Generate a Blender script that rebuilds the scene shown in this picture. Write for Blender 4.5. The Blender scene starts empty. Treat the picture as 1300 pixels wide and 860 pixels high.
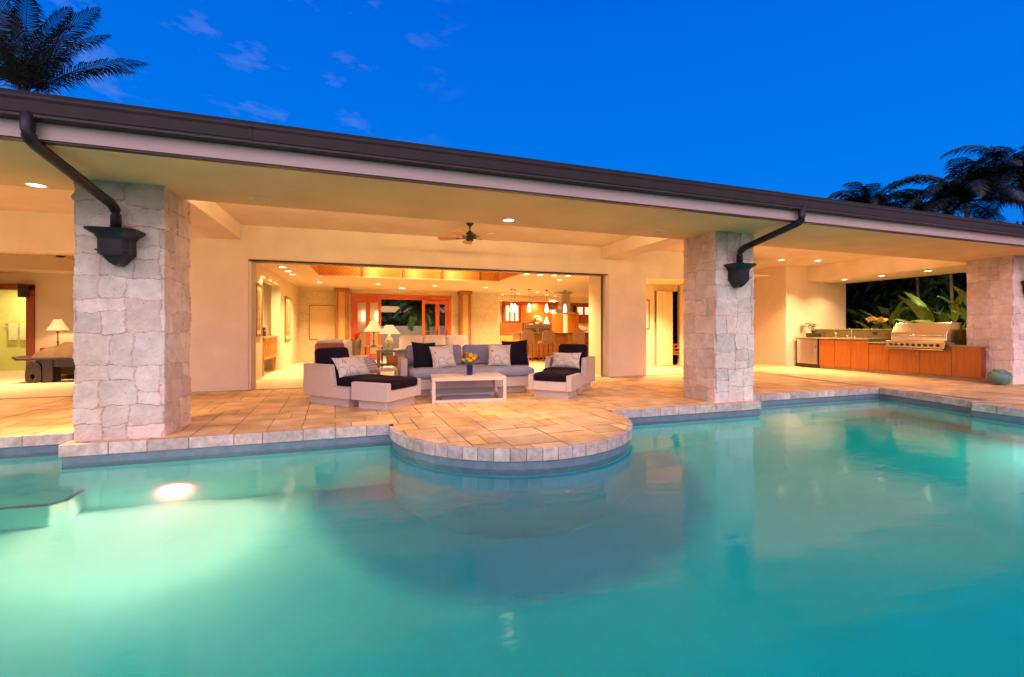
import bpy, math, random
import numpy as np
from mathutils import Vector, Matrix, Euler
random.seed(7); np.random.seed(7)
R = math.radians
sc = bpy.context.scene
col = sc.collection
# ------------------------------------------------------------------ materials
def nodes(name):
    m = bpy.data.materials.new(name); m.use_nodes = True
    nt = m.node_tree; b = nt.nodes['Principled BSDF']
    return m, nt, b
def N(nt, t, **kw):
    n = nt.nodes.new(t)
    for k, v in kw.items(): setattr(n, k, v)
    return n
def ramp(nt, fac, stops):
    r = N(nt, 'ShaderNodeValToRGB'); e = r.color_ramp.elements
    while len(e) < len(stops): e.new(0.5)
    for i, (p, c) in enumerate(stops):
        e[i].position = p; e[i].color = (*c, 1) if len(c) == 3 else c
    nt.links.new(fac, r.inputs[0]); return r.outputs[0]
def coords(nt, scale=(1, 1, 1), rot=(0, 0, 0)):
    t = N(nt, 'ShaderNodeTexCoord'); mp = N(nt, 'ShaderNodeMapping')
    mp.inputs['Scale'].default_value = scale; mp.inputs['Rotation'].default_value = rot
    nt.links.new(t.outputs['Object'], mp.inputs[0]); return mp.outputs[0]
def noise(nt, vec, scale, detail=4, rough=.55):
    n = N(nt, 'ShaderNodeTexNoise'); n.inputs['Scale'].default_value = scale
    n.inputs['Detail'].default_value = detail; n.inputs['Roughness'].default_value = rough
    nt.links.new(vec, n.inputs['Vector']); return n.outputs[0]
def bump(nt, b, h, strength=.3, dist=.01, prev=None):
    n = N(nt, 'ShaderNodeBump'); n.inputs['Strength'].default_value = strength; n.inputs['Distance'].default_value = dist
    nt.links.new(h, n.inputs['Height'])
    if prev: nt.links.new(prev, n.inputs['Normal'])
    nt.links.new(n.outputs[0], b.inputs['Normal']); return n.outputs[0]
def mix(nt, a, c, fac, mode='MIX'):
    m = N(nt, 'ShaderNodeMix', data_type='RGBA', blend_type=mode)
    for v, i in ((fac, 0), (a, 6), (c, 7)):
        if hasattr(v, 'links'): nt.links.new(v, m.inputs[i])
        else: m.inputs[i].default_value = v if i == 0 else (*v, 1)
    return m.outputs[2]
def sc3(c, k): return tuple(min(1, x*k) for x in c)
def mat(name, c, rough=.6, metal=0, var=.12, ns=3, bs=0, bn=60, stretch=(1, 1, 1), spec=.5, tint=False, sheen=0):
    m, nt, b = nodes(name); v = coords(nt, stretch)
    n = noise(nt, v, ns, 5)
    out = ramp(nt, n, [(.3, sc3(c, 1-var)), (.7, sc3(c, 1+var))])
    if tint:
        a = N(nt, 'ShaderNodeAttribute', attribute_name='Tint')
        out = mix(nt, out, a.outputs['Color'], 1.0, 'MULTIPLY')
        out = mix(nt, out, ramp(nt, noise(nt, coords(nt), 1.3, 6, .65), [(.35, (.80, .74, .66)), (.55, (1, 1, 1))]), .8, 'MULTIPLY')
    nt.links.new(out, b.inputs['Base Color'])
    b.inputs['Roughness'].default_value = rough; b.inputs['Metallic'].default_value = metal
    b.inputs['Specular IOR Level'].default_value = spec
    if sheen: b.inputs['Sheen Weight'].default_value = sheen
    if bs: bump(nt, b, noise(nt, v, bn, 3), bs, .004)
    return m
def wood(name, c1, c2, axis='Z', sc=1., rough=.35):
    m, nt, b = nodes(name)
    s = {'X': (.8, 9, 9), 'Y': (9, .8, 9), 'Z': (9, 9, .8)}[axis]
    v = coords(nt, tuple(x*sc for x in s)); n = noise(nt, v, 2.2, 6, .6)
    nt.links.new(ramp(nt, n, [(.25, c1), (.75, c2)]), b.inputs['Base Color'])
    b.inputs['Roughness'].default_value = rough
    bump(nt, b, n, .1, .002); return m
def emit(name, c, s):
    m, nt, b = nodes(name); b.inputs['Base Color'].default_value = (*c, 1)
    b.inputs['Emission Color'].default_value = (*c, 1); b.inputs['Emission Strength'].default_value = s
    return m
WARM = (1.0, .62, .28)
M_ = {}
M_['stucco'] = mat('stucco', (.88, .73, .54), .85, var=.07, ns=1.7, bs=.5, bn=60)
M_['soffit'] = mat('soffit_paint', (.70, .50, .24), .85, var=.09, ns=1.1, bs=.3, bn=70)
M_['ceil'] = mat('ceiling_paint', (.80, .66, .46), .85, var=.03, ns=1.0, bs=.1, bn=90)
M_['inwall'] = mat('interior_paint', (.80, .68, .46), .8, var=.03, ns=1.0)
M_['fascia'] = mat('fascia_paint', (.52, .38, .33), .6, var=.08, ns=2, stretch=(.4, 3, 3))
M_['bronze'] = mat('bronze_gutter', (.020, .009, .010), .45, .1, var=.3, ns=5, bs=.15, bn=40)
M_['bronze2'] = mat('bronze_rainhead', (.022, .018, .022), .42, .4, var=.4, ns=7, bs=.2, bn=50)
M_['roof'] = mat('roof_tile', (.007, .007, .010), .8, var=.3, ns=4, bs=.5, bn=30)
M_['trav'] = mat('travertine_pavers', (.80, .53, .27), .5, var=.2, ns=2.6, bs=.25, bn=28, tint=True, spec=.35)
M_['mortar'] = mat('mortar', (.36, .25, .15), .9, var=.15, ns=9)
M_['coping'] = mat('coping_stone', (.62, .50, .43), .7, var=.28, ns=13, bs=.6, bn=45, tint=True)
M_['stone'] = mat('pillar_stone', (.84, .69, .58), .85, var=.12, ns=8, bs=.8, bn=70, tint=True)
M_['infloor'] = mat('interior_travertine', (.70, .55, .36), .35, var=.1, ns=1.6)
M_['carpet'] = mat('carpet', (.66, .54, .38), .95, var=.08, ns=6, bs=.4, bn=150)
M_['plaster'] = mat('pool_plaster', (.34, .76, .70), .8, var=.07, ns=.8)
M_['plaster_shade'] = mat('pool_plaster_shaded', (.04, .36, .50), .8, var=.12, ns=.9)  # pool plaster copy with the round deck's shade put into its colour
M_['ground'] = mat('garden_ground', (.05, .06, .025), .95, var=.4, ns=3, bs=.5, bn=20)
M_['white_al'] = mat('white_aluminium', (.66, .56, .48), .45, var=.05, ns=6)
M_['navy'] = mat('navy_fabric', (.010, .006, .016), .95, var=.25, ns=9, bs=.8, bn=18, spec=.15)
M_['grey'] = mat('grey_blue_fabric', (.23, .24, .36), .95, var=.12, ns=7, bs=.8, bn=16, sheen=.2)
M_['cream'] = mat('cream_fabric', (.78, .70, .60), .95, var=.06, ns=5, bs=.8, bn=16, sheen=.2)
M_['brownf'] = mat('brown_blanket', (.16, .10, .055), .95, var=.2, ns=6, bs=.4, bn=120)
M_['chairf'] = mat('tan_upholstery', (.30, .17, .09), .9, var=.15, ns=8, bs=.3, bn=150)
M_['cherry'] = wood('cherry_wood', (.30, .080, .009), (.47, .150, .017))
M_['cherryd'] = wood('cherry_wood_dark', (.22, .045, .010), (.36, .085, .018))
M_['door'] = wood('red_door_wood', (.42, .075, .012), (.62, .14, .022))
M_['oak'] = wood('honey_wood', (.50, .22, .05), (.74, .38, .11))
M_['post'] = wood('post_wood', (.20, .075, .022), (.32, .13, .04))
M_['dark'] = wood('dark_wood', (.022, .012, .008), (.055, .030, .018))
M_['teal'] = mat('painted_teal_table', (.12, .17, .16), .4, var=.2, ns=5)
M_['steel'] = mat('stainless_steel', (.74, .70, .66), .20, 1., var=.05, ns=2, stretch=(1, 1, 25))
M_['chrome'] = mat('chrome', (.75, .75, .75), .1, 1., var=.02)
M_['granite'] = mat('green_granite', (.12, .13, .07), .22, var=.6, ns=22)
M_['grantop'] = mat('granite_top', (.30, .27, .15), .22, var=.5, ns=26)
M_['black'] = mat('black_plastic', (.015, .014, .014), .4, var=.2)
M_['knob'] = mat('knob_metal', (.05, .035, .03), .3, .6, var=.2)
M_['shade'] = None
M_['leaf'] = mat('palm_leaf', (.007, .013, .007), .55, var=.45, ns=4)
M_['leafp'] = mat('lit_palm_leaf', (.06, .11, .035), .55, var=.4, ns=4)  # brighter copy of the palm leaf, lamplight put into its colour
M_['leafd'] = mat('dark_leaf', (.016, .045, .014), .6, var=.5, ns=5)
M_['banana'] = mat('banana_leaf', (.12, .20, .022), .5, var=.35, ns=5, bs=.3, bn=30, stretch=(1, 1, 1))
M_['under'] = mat('undergrowth_leaf', (.035, .085, .018), .55, var=.5, ns=3)
M_['stem'] = mat('plant_stem', (.16, .20, .05), .6, var=.3, ns=8)
M_['trunk'] = mat('palm_trunk', (.10, .085, .065), .9, var=.35, ns=9, bs=.8, bn=25)
M_['white'] = mat('white_ceramic', (.78, .72, .62), .3, var=.03)
M_['petal'] = mat('white_petal', (.80, .76, .58), .6, var=.1, ns=20)
M_['yellow'] = mat('yellow_petal', (.80, .52, .02), .6, var=.2, ns=20)
M_['red'] = mat('red_petal', (.42, .02, .02), .6, var=.25, ns=20)
M_['orchid'] = mat('orchid_yellow', (.62, .46, .10), .6, var=.35, ns=25)
M_['cobalt'] = mat('cobalt_vase', (.015, .012, .12), .12, var=.2)
M_['paper'] = mat('art_paper', (.72, .58, .33), .8, var=.05, ns=3)
M_['gold'] = mat('gilt_frame', (.34, .20, .06), .4, .3, var=.15, ns=20)
M_['magenta'] = mat('magenta_cover', (.50, .05, .30), .5, var=.1)
M_['rail'] = mat('white_rail', (.55, .52, .48), .5, var=.05)
M_['green_towel'] = mat('cream_towel', (.72, .66, .44), .95, var=.06, ns=9)
M_['bath'] = mat('bath_wall', (.70, .68, .28), .7, var=.04)
M_['lens'] = emit('lamp_lens', (1, .80, .55), 9)
M_['pendglass'] = emit('pendant_glass', (1, .74, .42), 7)
M_['poollens'] = emit('pool_lens', (1, .92, .72), 18)
M_['sconce'] = emit('sconce_glass', (1, .70, .36), 6)
M_['cablight'] = emit('lit_cabinet_glass', (1, .80, .58), .9)

def special():
    # lamp shade: lit cloth
    m, nt, b = nodes('lamp_shade'); b.inputs['Base Color'].default_value = (.8, .68, .46, 1)
    b.inputs['Emission Color'].default_value = (1, .68, .30, 1); b.inputs['Emission Strength'].default_value = .75
    b.inputs['Roughness'].default_value = .9
    v = coords(nt, (1, 1, .15)); bump(nt, b, noise(nt, v, 60, 2), .5, .004); M_['shade'] = m
    # wicker
    m, nt, b = nodes('white_wicker'); v = coords(nt)
    a = N(nt, 'ShaderNodeTexWave', wave_type='BANDS', bands_direction='Z'); a.inputs['Scale'].default_value = 26; a.inputs['Distortion'].default_value = .6
    c = N(nt, 'ShaderNodeTexWave', wave_type='BANDS', bands_direction='DIAGONAL'); c.inputs['Scale'].default_value = 22; c.inputs['Distortion'].default_value = .6
    nt.links.new(v, a.inputs[0]); nt.links.new(v, c.inputs[0])
    mu = N(nt, 'ShaderNodeMath', operation='ADD'); nt.links.new(a.outputs['Fac'], mu.inputs[0]); nt.links.new(c.outputs['Fac'], mu.inputs[1])
    n = noise(nt, v, 30, 3)
    base = ramp(nt, n, [(.3, (.72, .59, .53)), (.7, (.78, .66, .60))])
    dk = N(nt, 'ShaderNodeMapRange'); dk.inputs[1].default_value = 0; dk.inputs[2].default_value = .7; dk.inputs[3].default_value = .60; dk.inputs[4].default_value = 1
    nt.links.new(mu.outputs[0], dk.inputs[0])
    cc = N(nt, 'ShaderNodeCombineColor'); [nt.links.new(dk.outputs[0], cc.inputs[i]) for i in range(3)]
    nt.links.new(mix(nt, base, cc.outputs[0], 1., 'MULTIPLY'), b.inputs['Base Color'])
    b.inputs['Roughness'].default_value = .65; bump(nt, b, mu.outputs[0], .8, .005); M_['wicker'] = m
    # ring pattern cushion cloth
    m, nt, b = nodes('ring_pattern_cloth'); v = coords(nt)
    vo = N(nt, 'ShaderNodeTexVoronoi'); vo.inputs['Scale'].default_value = 5.6; vo.inputs['Randomness'].default_value = 1; nt.links.new(v, vo.inputs['Vector'])
    def ring(src, r, w):
        s = N(nt, 'ShaderNodeMath', operation='SUBTRACT'); nt.links.new(src, s.inputs[0]); s.inputs[1].default_value = r
        ab = N(nt, 'ShaderNodeMath', operation='ABSOLUTE'); nt.links.new(s.outputs[0], ab.inputs[0])
        lt = N(nt, 'ShaderNodeMath', operation='LESS_THAN'); nt.links.new(ab.outputs[0], lt.inputs[0]); lt.inputs[1].default_value = w
        return lt.outputs[0]
    vo2 = N(nt, 'ShaderNodeTexVoronoi'); vo2.inputs['Scale'].default_value = 4.5; nt.links.new(v, vo2.inputs['Vector'])
    mx = N(nt, 'ShaderNodeMath', operation='MAXIMUM'); nt.links.new(ring(vo.outputs['Distance'], .40, .013), mx.inputs[0]); nt.links.new(ring(vo2.outputs['Distance'], .47, .011), mx.inputs[1])
    nt.links.new(mix(nt, (.74, .64, .56), (.24, .18, .20), mx.outputs[0]), b.inputs['Base Color'])
    b.inputs['Roughness'].default_value = .95; M_['rings'] = m
    # diamond cloth
    m, nt, b = nodes('trellis_cloth'); v = coords(nt, (1, 1, 1), (0, R(45), 0))
    ch = N(nt, 'ShaderNodeTexChecker'); ch.inputs['Scale'].default_value = 34; ch.inputs[1].default_value = (.62, .50, .46, 1); ch.inputs[2].default_value = (.22, .13, .16, 1)
    nt.links.new(v, ch.inputs[0]); nt.links.new(ch.outputs[0], b.inputs['Base Color']); b.inputs['Roughness'].default_value = .95; M_['trellis'] = m
    # tile band
    m, nt, b = nodes('waterline_tile'); v = coords(nt)
    n = noise(nt, v, 9, 4); nt.links.new(ramp(nt, n, [(.3, (.14, .185, .24)), (.7, (.20, .25, .31))]), b.inputs['Base Color'])
    b.inputs['Roughness'].default_value = .25; M_['tile'] = m
    # interior stone wall
    m, nt, b = nodes('coral_stone_wall'); v = coords(nt, (1, 1, 1.5))
    nn = noise(nt, v, 3, 2); mm = mix(nt, v, nn, .0)
    vo = N(nt, 'ShaderNodeTexVoronoi', feature='DISTANCE_TO_EDGE'); vo.inputs['Scale'].default_value = 2.6; nt.links.new(v, vo.inputs['Vector'])
    vc = N(nt, 'ShaderNodeTexVoronoi'); vc.inputs['Scale'].default_value = 2.6; nt.links.new(v, vc.inputs['Vector'])
    j = ramp(nt, vo.outputs['Distance'], [(0, (.52, .42, .24)), (.02, (.76, .66, .42))])
    nt.links.new(mix(nt, j, ramp(nt, noise(nt, v, 14, 5), [(.3, (.8, .8, .8)), (.7, (1, 1, 1))]), 1., 'MULTIPLY'), b.inputs['Base Color'])
    b.inputs['Roughness'].default_value = .9; bump(nt, b, ramp(nt, vo.outputs['Distance'], [(0, (0, 0, 0)), (.06, (1, 1, 1))]), .35, .01); M_['coral'] = m
    # pool floor: pale plaster with soft-rimmed round shade painted in blue
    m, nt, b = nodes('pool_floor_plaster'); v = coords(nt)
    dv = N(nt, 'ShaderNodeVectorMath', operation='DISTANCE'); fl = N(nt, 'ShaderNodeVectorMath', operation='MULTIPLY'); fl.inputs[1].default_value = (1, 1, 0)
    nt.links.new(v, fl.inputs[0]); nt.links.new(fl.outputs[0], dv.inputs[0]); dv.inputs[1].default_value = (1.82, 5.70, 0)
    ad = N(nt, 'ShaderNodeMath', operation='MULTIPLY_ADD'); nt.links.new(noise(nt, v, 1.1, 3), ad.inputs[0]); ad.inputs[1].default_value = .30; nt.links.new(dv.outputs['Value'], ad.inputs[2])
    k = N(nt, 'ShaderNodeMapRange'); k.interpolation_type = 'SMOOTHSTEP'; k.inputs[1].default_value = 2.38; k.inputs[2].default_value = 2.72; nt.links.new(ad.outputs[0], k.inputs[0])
    pale = ramp(nt, noise(nt, v, .8, 5), [(.3, (.30, .70, .64)), (.7, (.37, .80, .74))]); shade_blu = ramp(nt, noise(nt, v, 1.0, 4), [(.3, (.0, .42, .52)), (.7, (.0, .47, .58))])
    nt.links.new(mix(nt, shade_blu, pale, k.outputs[0]), b.inputs['Base Color']); b.inputs['Roughness'].default_value = .8; M_['poolfloor'] = m
    # slate backsplash
    m, nt, b = nodes('slate_backsplash'); v = coords(nt)
    nt.links.new(ramp(nt, noise(nt, v, 5, 6, .7), [(.3, (.05, .035, .02)), (.5, (.17, .12, .045)), (.7, (.09, .09, .05))]), b.inputs['Base Color'])
    b.inputs['Roughness'].default_value = .4; M_['slate'] = m
    # glazed celadon pot
    m, nt, b = nodes('celadon_glaze'); v = coords(nt)
    nt.links.new(ramp(nt, noise(nt, v, 5, 5), [(.3, (.05, .16, .14)), (.55, (.14, .30, .22)), (.75, (.32, .30, .12))]), b.inputs['Base Color'])
    b.inputs['Roughness'].default_value = .08; M_['celadon'] = m
    # porcelain lamp
    m, nt, b = nodes('painted_porcelain'); v = coords(nt)
    nt.links.new(ramp(nt, noise(nt, v, 12, 4), [(.35, (.25, .16, .03)), (.5, (.70, .60, .35)), (.7, (.45, .45, .10))]), b.inputs['Base Color'])
    b.inputs['Roughness'].default_value = .15; M_['porcelain'] = m
    # art print
    m, nt, b = nodes('art_print'); v = coords(nt)
    nt.links.new(ramp(nt, noise(nt, v, 5, 6, .7), [(.3, (.10, .06, .04)), (.5, (.34, .22, .10)), (.7, (.55, .42, .22))]), b.inputs['Base Color'])
    b.inputs['Roughness'].default_value = .6; M_['print'] = m
    # woven panel
    m, nt, b = nodes('woven_cane'); v = coords(nt)
    a = N(nt, 'ShaderNodeTexWave', bands_direction='Z'); a.inputs['Scale'].default_value = 4; nt.links.new(v, a.inputs[0])
    nt.links.new(ramp(nt, a.outputs['Fac'], [(0, (.52, .30, .09)), (1, (.64, .40, .14))]), b.inputs['Base Color']); b.inputs['Roughness'].default_value = .7; M_['cane'] = m
    # panelled clerestory
    m, nt, b = nodes('beadboard_wood'); v = coords(nt)
    a = N(nt, 'ShaderNodeTexWave', bands_direction='DIAGONAL'); a.inputs['Scale'].default_value = 5.5; nt.links.new(v, a.inputs[0])
    nt.links.new(ramp(nt, a.outputs['Fac'], [(0, (.30, .10, .018)), (.12, (.58, .24, .05)), (1, (.62, .27, .06))]), b.inputs['Base Color']); b.inputs['Roughness'].default_value = .45; M_['bead'] = m
    # glass
    m, nt, b = nodes('clear_glass'); b.inputs['Base Color'].default_value = (.95, .97, .95, 1); b.inputs['Roughness'].default_value = .0
    b.inputs['Transmission Weight'].default_value = 1; b.inputs['IOR'].default_value = 1.1; M_['glass'] = m
    # water
    m = bpy.data.materials.new('pool_water'); m.use_nodes = True; nt = m.node_tree; nt.nodes.clear()
    o = N(nt, 'ShaderNodeOutputMaterial'); g = N(nt, 'ShaderNodeBsdfPrincipled')
    g.inputs['Base Color'].default_value = (1, 1, 1, 1); g.inputs['Transmission Weight'].default_value = 1; g.inputs['IOR'].default_value = 1.333; g.inputs['Specular IOR Level'].default_value = .2; g.inputs['Roughness'].default_value = .085
    v = coords(nt, (.7, 1.5, 1)); n1 = noise(nt, v, 1.6, 2); n2 = noise(nt, coords(nt, (2, 5, 1)), 2.6, 2)
    b1 = bump(nt, g, n1, .12, .05); bump(nt, g, n2, .06, .02, b1)
    va = N(nt, 'ShaderNodeVolumeAbsorption'); va.inputs['Color'].default_value = WATER_COL; va.inputs['Density'].default_value = WATER_DEN
    nt.links.new(g.outputs[0], o.inputs['Surface']); nt.links.new(va.outputs[0], o.inputs['Volume']); M_['water'] = m
WATER_COL = (.0, .952, .905, 1); WATER_DEN = .72
special()
# ------------------------------------------------------------------ mesh builder
class M:
    def __init__(s, T=None): s.v = []; s.f = []; s.t = []; s.T = T or Matrix(); s.tint = (1, 1, 1)
    def add(s, vs, fs, tint=None):
        o = len(s.v); s.v += [tuple(s.T @ Vector(p)) for p in vs]; s.f += [tuple(i+o for i in f) for f in fs]
        s.t += [tint or s.tint]*len(fs); return s
    def box(s, x0, x1, y0, y1, z0, z1, T=None, tint=None):
        vs = [(x, y, z) for z in (z0, z1) for y in (y0, y1) for x in (x0, x1)]
        if T: vs = [T @ Vector(p) for p in vs]
        return s.add(vs, [(0, 2, 3, 1), (4, 5, 7, 6), (0, 1, 5, 4), (2, 6, 7, 3), (0, 4, 6, 2), (1, 3, 7, 5)], tint)
    def prism(s, pts, z0, z1, axis='Z', tint=None):
        n = len(pts)
        if axis == 'Z': a = [(p[0], p[1], z0) for p in pts]+[(p[0], p[1], z1) for p in pts]
        elif axis == 'X': a = [(z0, p[0], p[1]) for p in pts]+[(z1, p[0], p[1]) for p in pts]
        else: a = [(p[0], z0, p[1]) for p in pts]+[(p[0], z1, p[1]) for p in pts]
        fs = [tuple(range(n))[::-1], tuple(range(n, 2*n))]+[(i, (i+1) % n, n+(i+1) % n, n+i) for i in range(n)]
        return s.add(a, fs, tint)
    def lathe(s, prof, c=(0, 0, 0), n=24, T=None, sq=1, cap=True):
        vs = []
        for r, z in prof:
            for k in range(n):
                a = 2*math.pi*k/n; vs.append(Vector((r*math.cos(a)*sq, r*math.sin(a), z)))
        if T: vs = [T @ p for p in vs]
        vs = [p+Vector(c) for p in vs]; m = len(prof)
        fs = [(j*n+k, j*n+(k+1) % n, (j+1)*n+(k+1) % n, (j+1)*n+k) for j in range(m-1) for k in range(n)]
        if cap: fs += [tuple(range(n))[::-1], tuple((m-1)*n+k for k in range(n))]
        return s.add(vs, fs)
    def cyl(s, c, r, h, n=20, r2=None): return s.lathe([(r, 0), (r if r2 is None else r2, h)], c, n)
    def tube(s, pts, r, n=10, r2=None, rect=None):
        pts = [Vector(p) for p in pts]; rings = []; m = len(pts)
        up = Vector((0, 0, 1))
        for i, p in enumerate(pts):
            d = (pts[min(i+1, m-1)]-pts[max(i-1, 0)]).normalized()
            u = d.cross(up if abs(d.z) < .95 else Vector((1, 0, 0))).normalized(); w = u.cross(d)
            rr = r if r2 is None else r+(r2-r)*i/(m-1)
            rings.append([p+u*math.cos(2*math.pi*k/n)*rr+w*math.sin(2*math.pi*k/n)*rr for k in range(n)])
        vs = [q for g in rings for q in g]
        fs = [(j*n+k, j*n+(k+1) % n, (j+1)*n+(k+1) % n, (j+1)*n+k) for j in range(m-1) for k in range(n)]
        fs += [tuple(range(n))[::-1], tuple((m-1)*n+k for k in range(n))]
        return s.add(vs, fs)
    def ball(s, c, rx, ry=None, rz=None, n=12, m=8, T=None):
        ry = ry or rx; rz = rz or rx; vs = []
        for j in range(m+1):
            t = math.pi*j/m
            for k in range(n):
                a = 2*math.pi*k/n; vs.append(Vector((rx*math.sin(t)*math.cos(a), ry*math.sin(t)*math.sin(a), -rz*math.cos(t))))
        if T: vs = [T @ p for p in vs]
        return s.add([p+Vector(c) for p in vs], [(j*n+k, j*n+(k+1) % n, (j+1)*n+(k+1) % n, (j+1)*n+k) for j in range(m) for k in range(n)])
    def build(s, name, m, parent=None, bevel=0, smooth=False, loc=None, rotz=0, tint=False, seg=2):
        me = bpy.data.meshes.new(name); me.from_pydata(s.v, [], s.f); me.update()
        if tint:
            at = me.color_attributes.new('Tint', 'FLOAT_COLOR', 'CORNER'); li = 0
            for p, t in zip(me.polygons, s.t):
                for l in p.loop_indices: at.data[l].color = (*t, 1)
        if isinstance(m, str): m = M_[m]
        me.materials.append(m)
        o = bpy.data.objects.new(name, me); col.objects.link(o)
        if parent: o.parent = parent
        if loc: o.location = loc
        if rotz: o.rotation_euler.z = rotz
        if smooth:
            for p in me.polygons: p.use_smooth = True
        if bevel:
            b = o.modifiers.new('bevel', 'BEVEL'); b.width = bevel; b.segments = seg; b.limit_method = 'ANGLE'; b.angle_limit = R(40)
            if smooth is False and seg > 1:
                for p in me.polygons: p.use_smooth = True
                try: b.harden_normals = True
                except Exception: pass
        return o
def tag(o, label=None, cat=None, group=None, kind=None):
    if label: o['label'] = label
    if cat: o['category'] = cat
    if group: o['group'] = group
    if kind: o['kind'] = kind
    return o
def thing(name, label, cat, loc=(0, 0, 0), rotz=0, group=None):
    o = bpy.data.objects.new(name, None); col.objects.link(o); o.location = loc; o.rotation_euler.z = rotz; o.empty_display_size = .1
    return tag(o, label, cat, group)
def dup(o, loc, rotz=None, label=None, parent=None):
    c = o.copy(); col.objects.link(c)
    if parent: c.parent = parent
    else:
        c.location = loc
        if rotz is not None: c.rotation_euler.z = rotz
        if label: c['label'] = label
    for ch in list(o.children): dup(ch, None, parent=c)
    return c
def light(name, kind, loc, power, color=WARM, size=.1, rot=(0, 0, 0), parent=None, spread=None, angle=None):
    l = bpy.data.lights.new(name, kind); l.energy = power; l.color = color
    if kind == 'AREA':
        l.shape = 'DISK'; l.size = size
        l.spread = spread or R(170)
    elif kind == 'SPOT': l.shadow_soft_size = size; l.spot_size = angle; l.spot_blend = 1
    elif kind == 'POINT': l.shadow_soft_size = size
    o = bpy.data.objects.new(name, l); col.objects.link(o); o.location = loc; o.rotation_euler = rot
    if parent: o.parent = parent
    return o
def struct(o): return tag(o, kind='structure')
def cushion(w, h, t, n=14, puff=.5, corner=.10):
    """pillow lying in the XZ plane, thickness along Y, pointed corners"""
    vs = []; fs = []
    for side in (1, -1):
        for j in range(n+1):
            for i in range(n+1):
                u = -1+2*i/n; v = -1+2*j/n
                k = (1-u*u)*(1-v*v); th = t/2*(max(k, 0)**.42)
                sx = 1-corner*(1-v*v)*0.9*abs(u)**3*(1 if abs(u) > .3 else 1); sz = 1-corner*(1-u*u)*.9*abs(v)**3
                wob = .006*math.sin(7*u+3*v)+.005*math.sin(5*v-2*u)
                vs.append((u*w/2*sx, side*(th+wob*k), v*h/2*sz))
    m = (n+1)**2
    for s in (0, 1):
        for j in range(n):
            for i in range(n):
                a = s*m+j*(n+1)+i; q = (a, a+1, a+n+2, a+n+1); fs.append(q if s else q[::-1])
    return M().add(vs, fs)
def pad(mb, x0, x1, y0, y1, z0, z1, r=.05, n=10):
    """soft box cushion with rounded edges"""
    cx, cy, cz = (x0+x1)/2, (y0+y1)/2, (z0+z1)/2; hx, hy, hz = (x1-x0)/2, (y1-y0)/2, (z1-z0)/2; r = min(r, hx*.95, hy*.95, hz*.95)
    vs = []; nn = 24; mm = 12
    for j in range(mm+1):
        t = -math.pi/2+math.pi*j/mm
        for k in range(nn):
            a = 2*math.pi*(k+.5)/nn
            d = Vector((math.cos(t)*math.cos(a), math.cos(t)*math.sin(a), math.sin(t)))
            s = Vector((math.copysign(1, d.x), math.copysign(1, d.y), math.copysign(1, d.z) if abs(d.z) > 1e-6 else 0))
            vs.append((cx+s.x*(hx-r)+d.x*r, cy+s.y*(hy-r)+d.y*r, cz+(s.z*(hz-r))+d.z*r))
    fs = [(j*nn+k, j*nn+(k+1) % nn, (j+1)*nn+(k+1) % nn, (j+1)*nn+k) for j in range(mm) for k in range(nn)]
    fs += [tuple(range(nn))[::-1], tuple(mm*nn+k for k in range(nn))]
    return mb.add(vs, fs)

# ------------------------------------------------------------------ world, camera
cam = bpy.data.cameras.new('camera'); co = bpy.data.objects.new('camera', cam); col.objects.link(co); sc.camera = co
cam.sensor_width = 36; cam.lens = 36*575/1300; cam.clip_end = 2000; cam.clip_start = .05
cam.shift_y = -12/1300
co.location = (0, 0, 1.18); co.rotation_euler = (R(90), 0, -math.atan(185/575))
w = bpy.data.worlds.new('World'); sc.world = w; w.use_nodes = True; nt = w.node_tree; bg = nt.nodes['Background']
tc = N(nt, 'ShaderNodeTexCoord'); sp = N(nt, 'ShaderNodeSeparateXYZ'); nt.links.new(tc.outputs['Generated'], sp.inputs[0])
sky = ramp(nt, sp.outputs['Z'], [(0, (.010, .215, .86)), (.30, (.0, .19, .85)), (.62, (.0, .125, .74)), (1, (.0, .08, .55))])
bk = N(nt, 'ShaderNodeMapRange'); bk.interpolation_type = 'SMOOTHSTEP'
for i, v in ((1, .15), (2, -.75), (3, 0), (4, 1)): bk.inputs[i].default_value = v
nt.links.new(sp.outputs['Y'], bk.inputs[0])
c1 = mix(nt, sky, (1.55, 1.18, 1.5), bk.outputs[0])
# thin dusk clouds low in the north-west sky
mp = N(nt, 'ShaderNodeMapping'); mp.inputs['Scale'].default_value = (1.0, 1.0, 2.6); mp.inputs['Rotation'].default_value = (0, R(14), 0); mp.inputs['Location'].default_value = (.35, 0, .1)
nt.links.new(tc.outputs['Generated'], mp.inputs[0])
nz = noise(nt, mp.outputs[0], 7.5, 5, .6)
cl = ramp(nt, nz, [(.55, (0, 0, 0)), (.82, (1, 1, 1))])
dp = N(nt, 'ShaderNodeVectorMath', operation='DOT_PRODUCT'); nt.links.new(tc.outputs['Generated'], dp.inputs[0]); dp.inputs[1].default_value = Vector((-.30, .84, .56)).normalized()
mk = N(nt, 'ShaderNodeMapRange'); mk.interpolation_type = 'SMOOTHSTEP'
for i, v in ((1, .87), (2, .97), (3, 0), (4, .40)): mk.inputs[i].default_value = v
nt.links.new(dp.outputs['Value'], mk.inputs[0])
mm_ = N(nt, 'ShaderNodeMath', operation='MULTIPLY'); nt.links.new(cl, mm_.inputs[0]); nt.links.new(mk.outputs[0], mm_.inputs[1])
c2 = mix(nt, c1, (.34, .38, .86), mm_.outputs[0])
nt.links.new(c2, bg.inputs[0]); bg.inputs[1].default_value = 1.0
sun = bpy.data.lights.new('dusk_glow', 'SUN'); sun.energy = .75; sun.angle = R(50); sun.color = (1, .80, .95)
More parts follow.
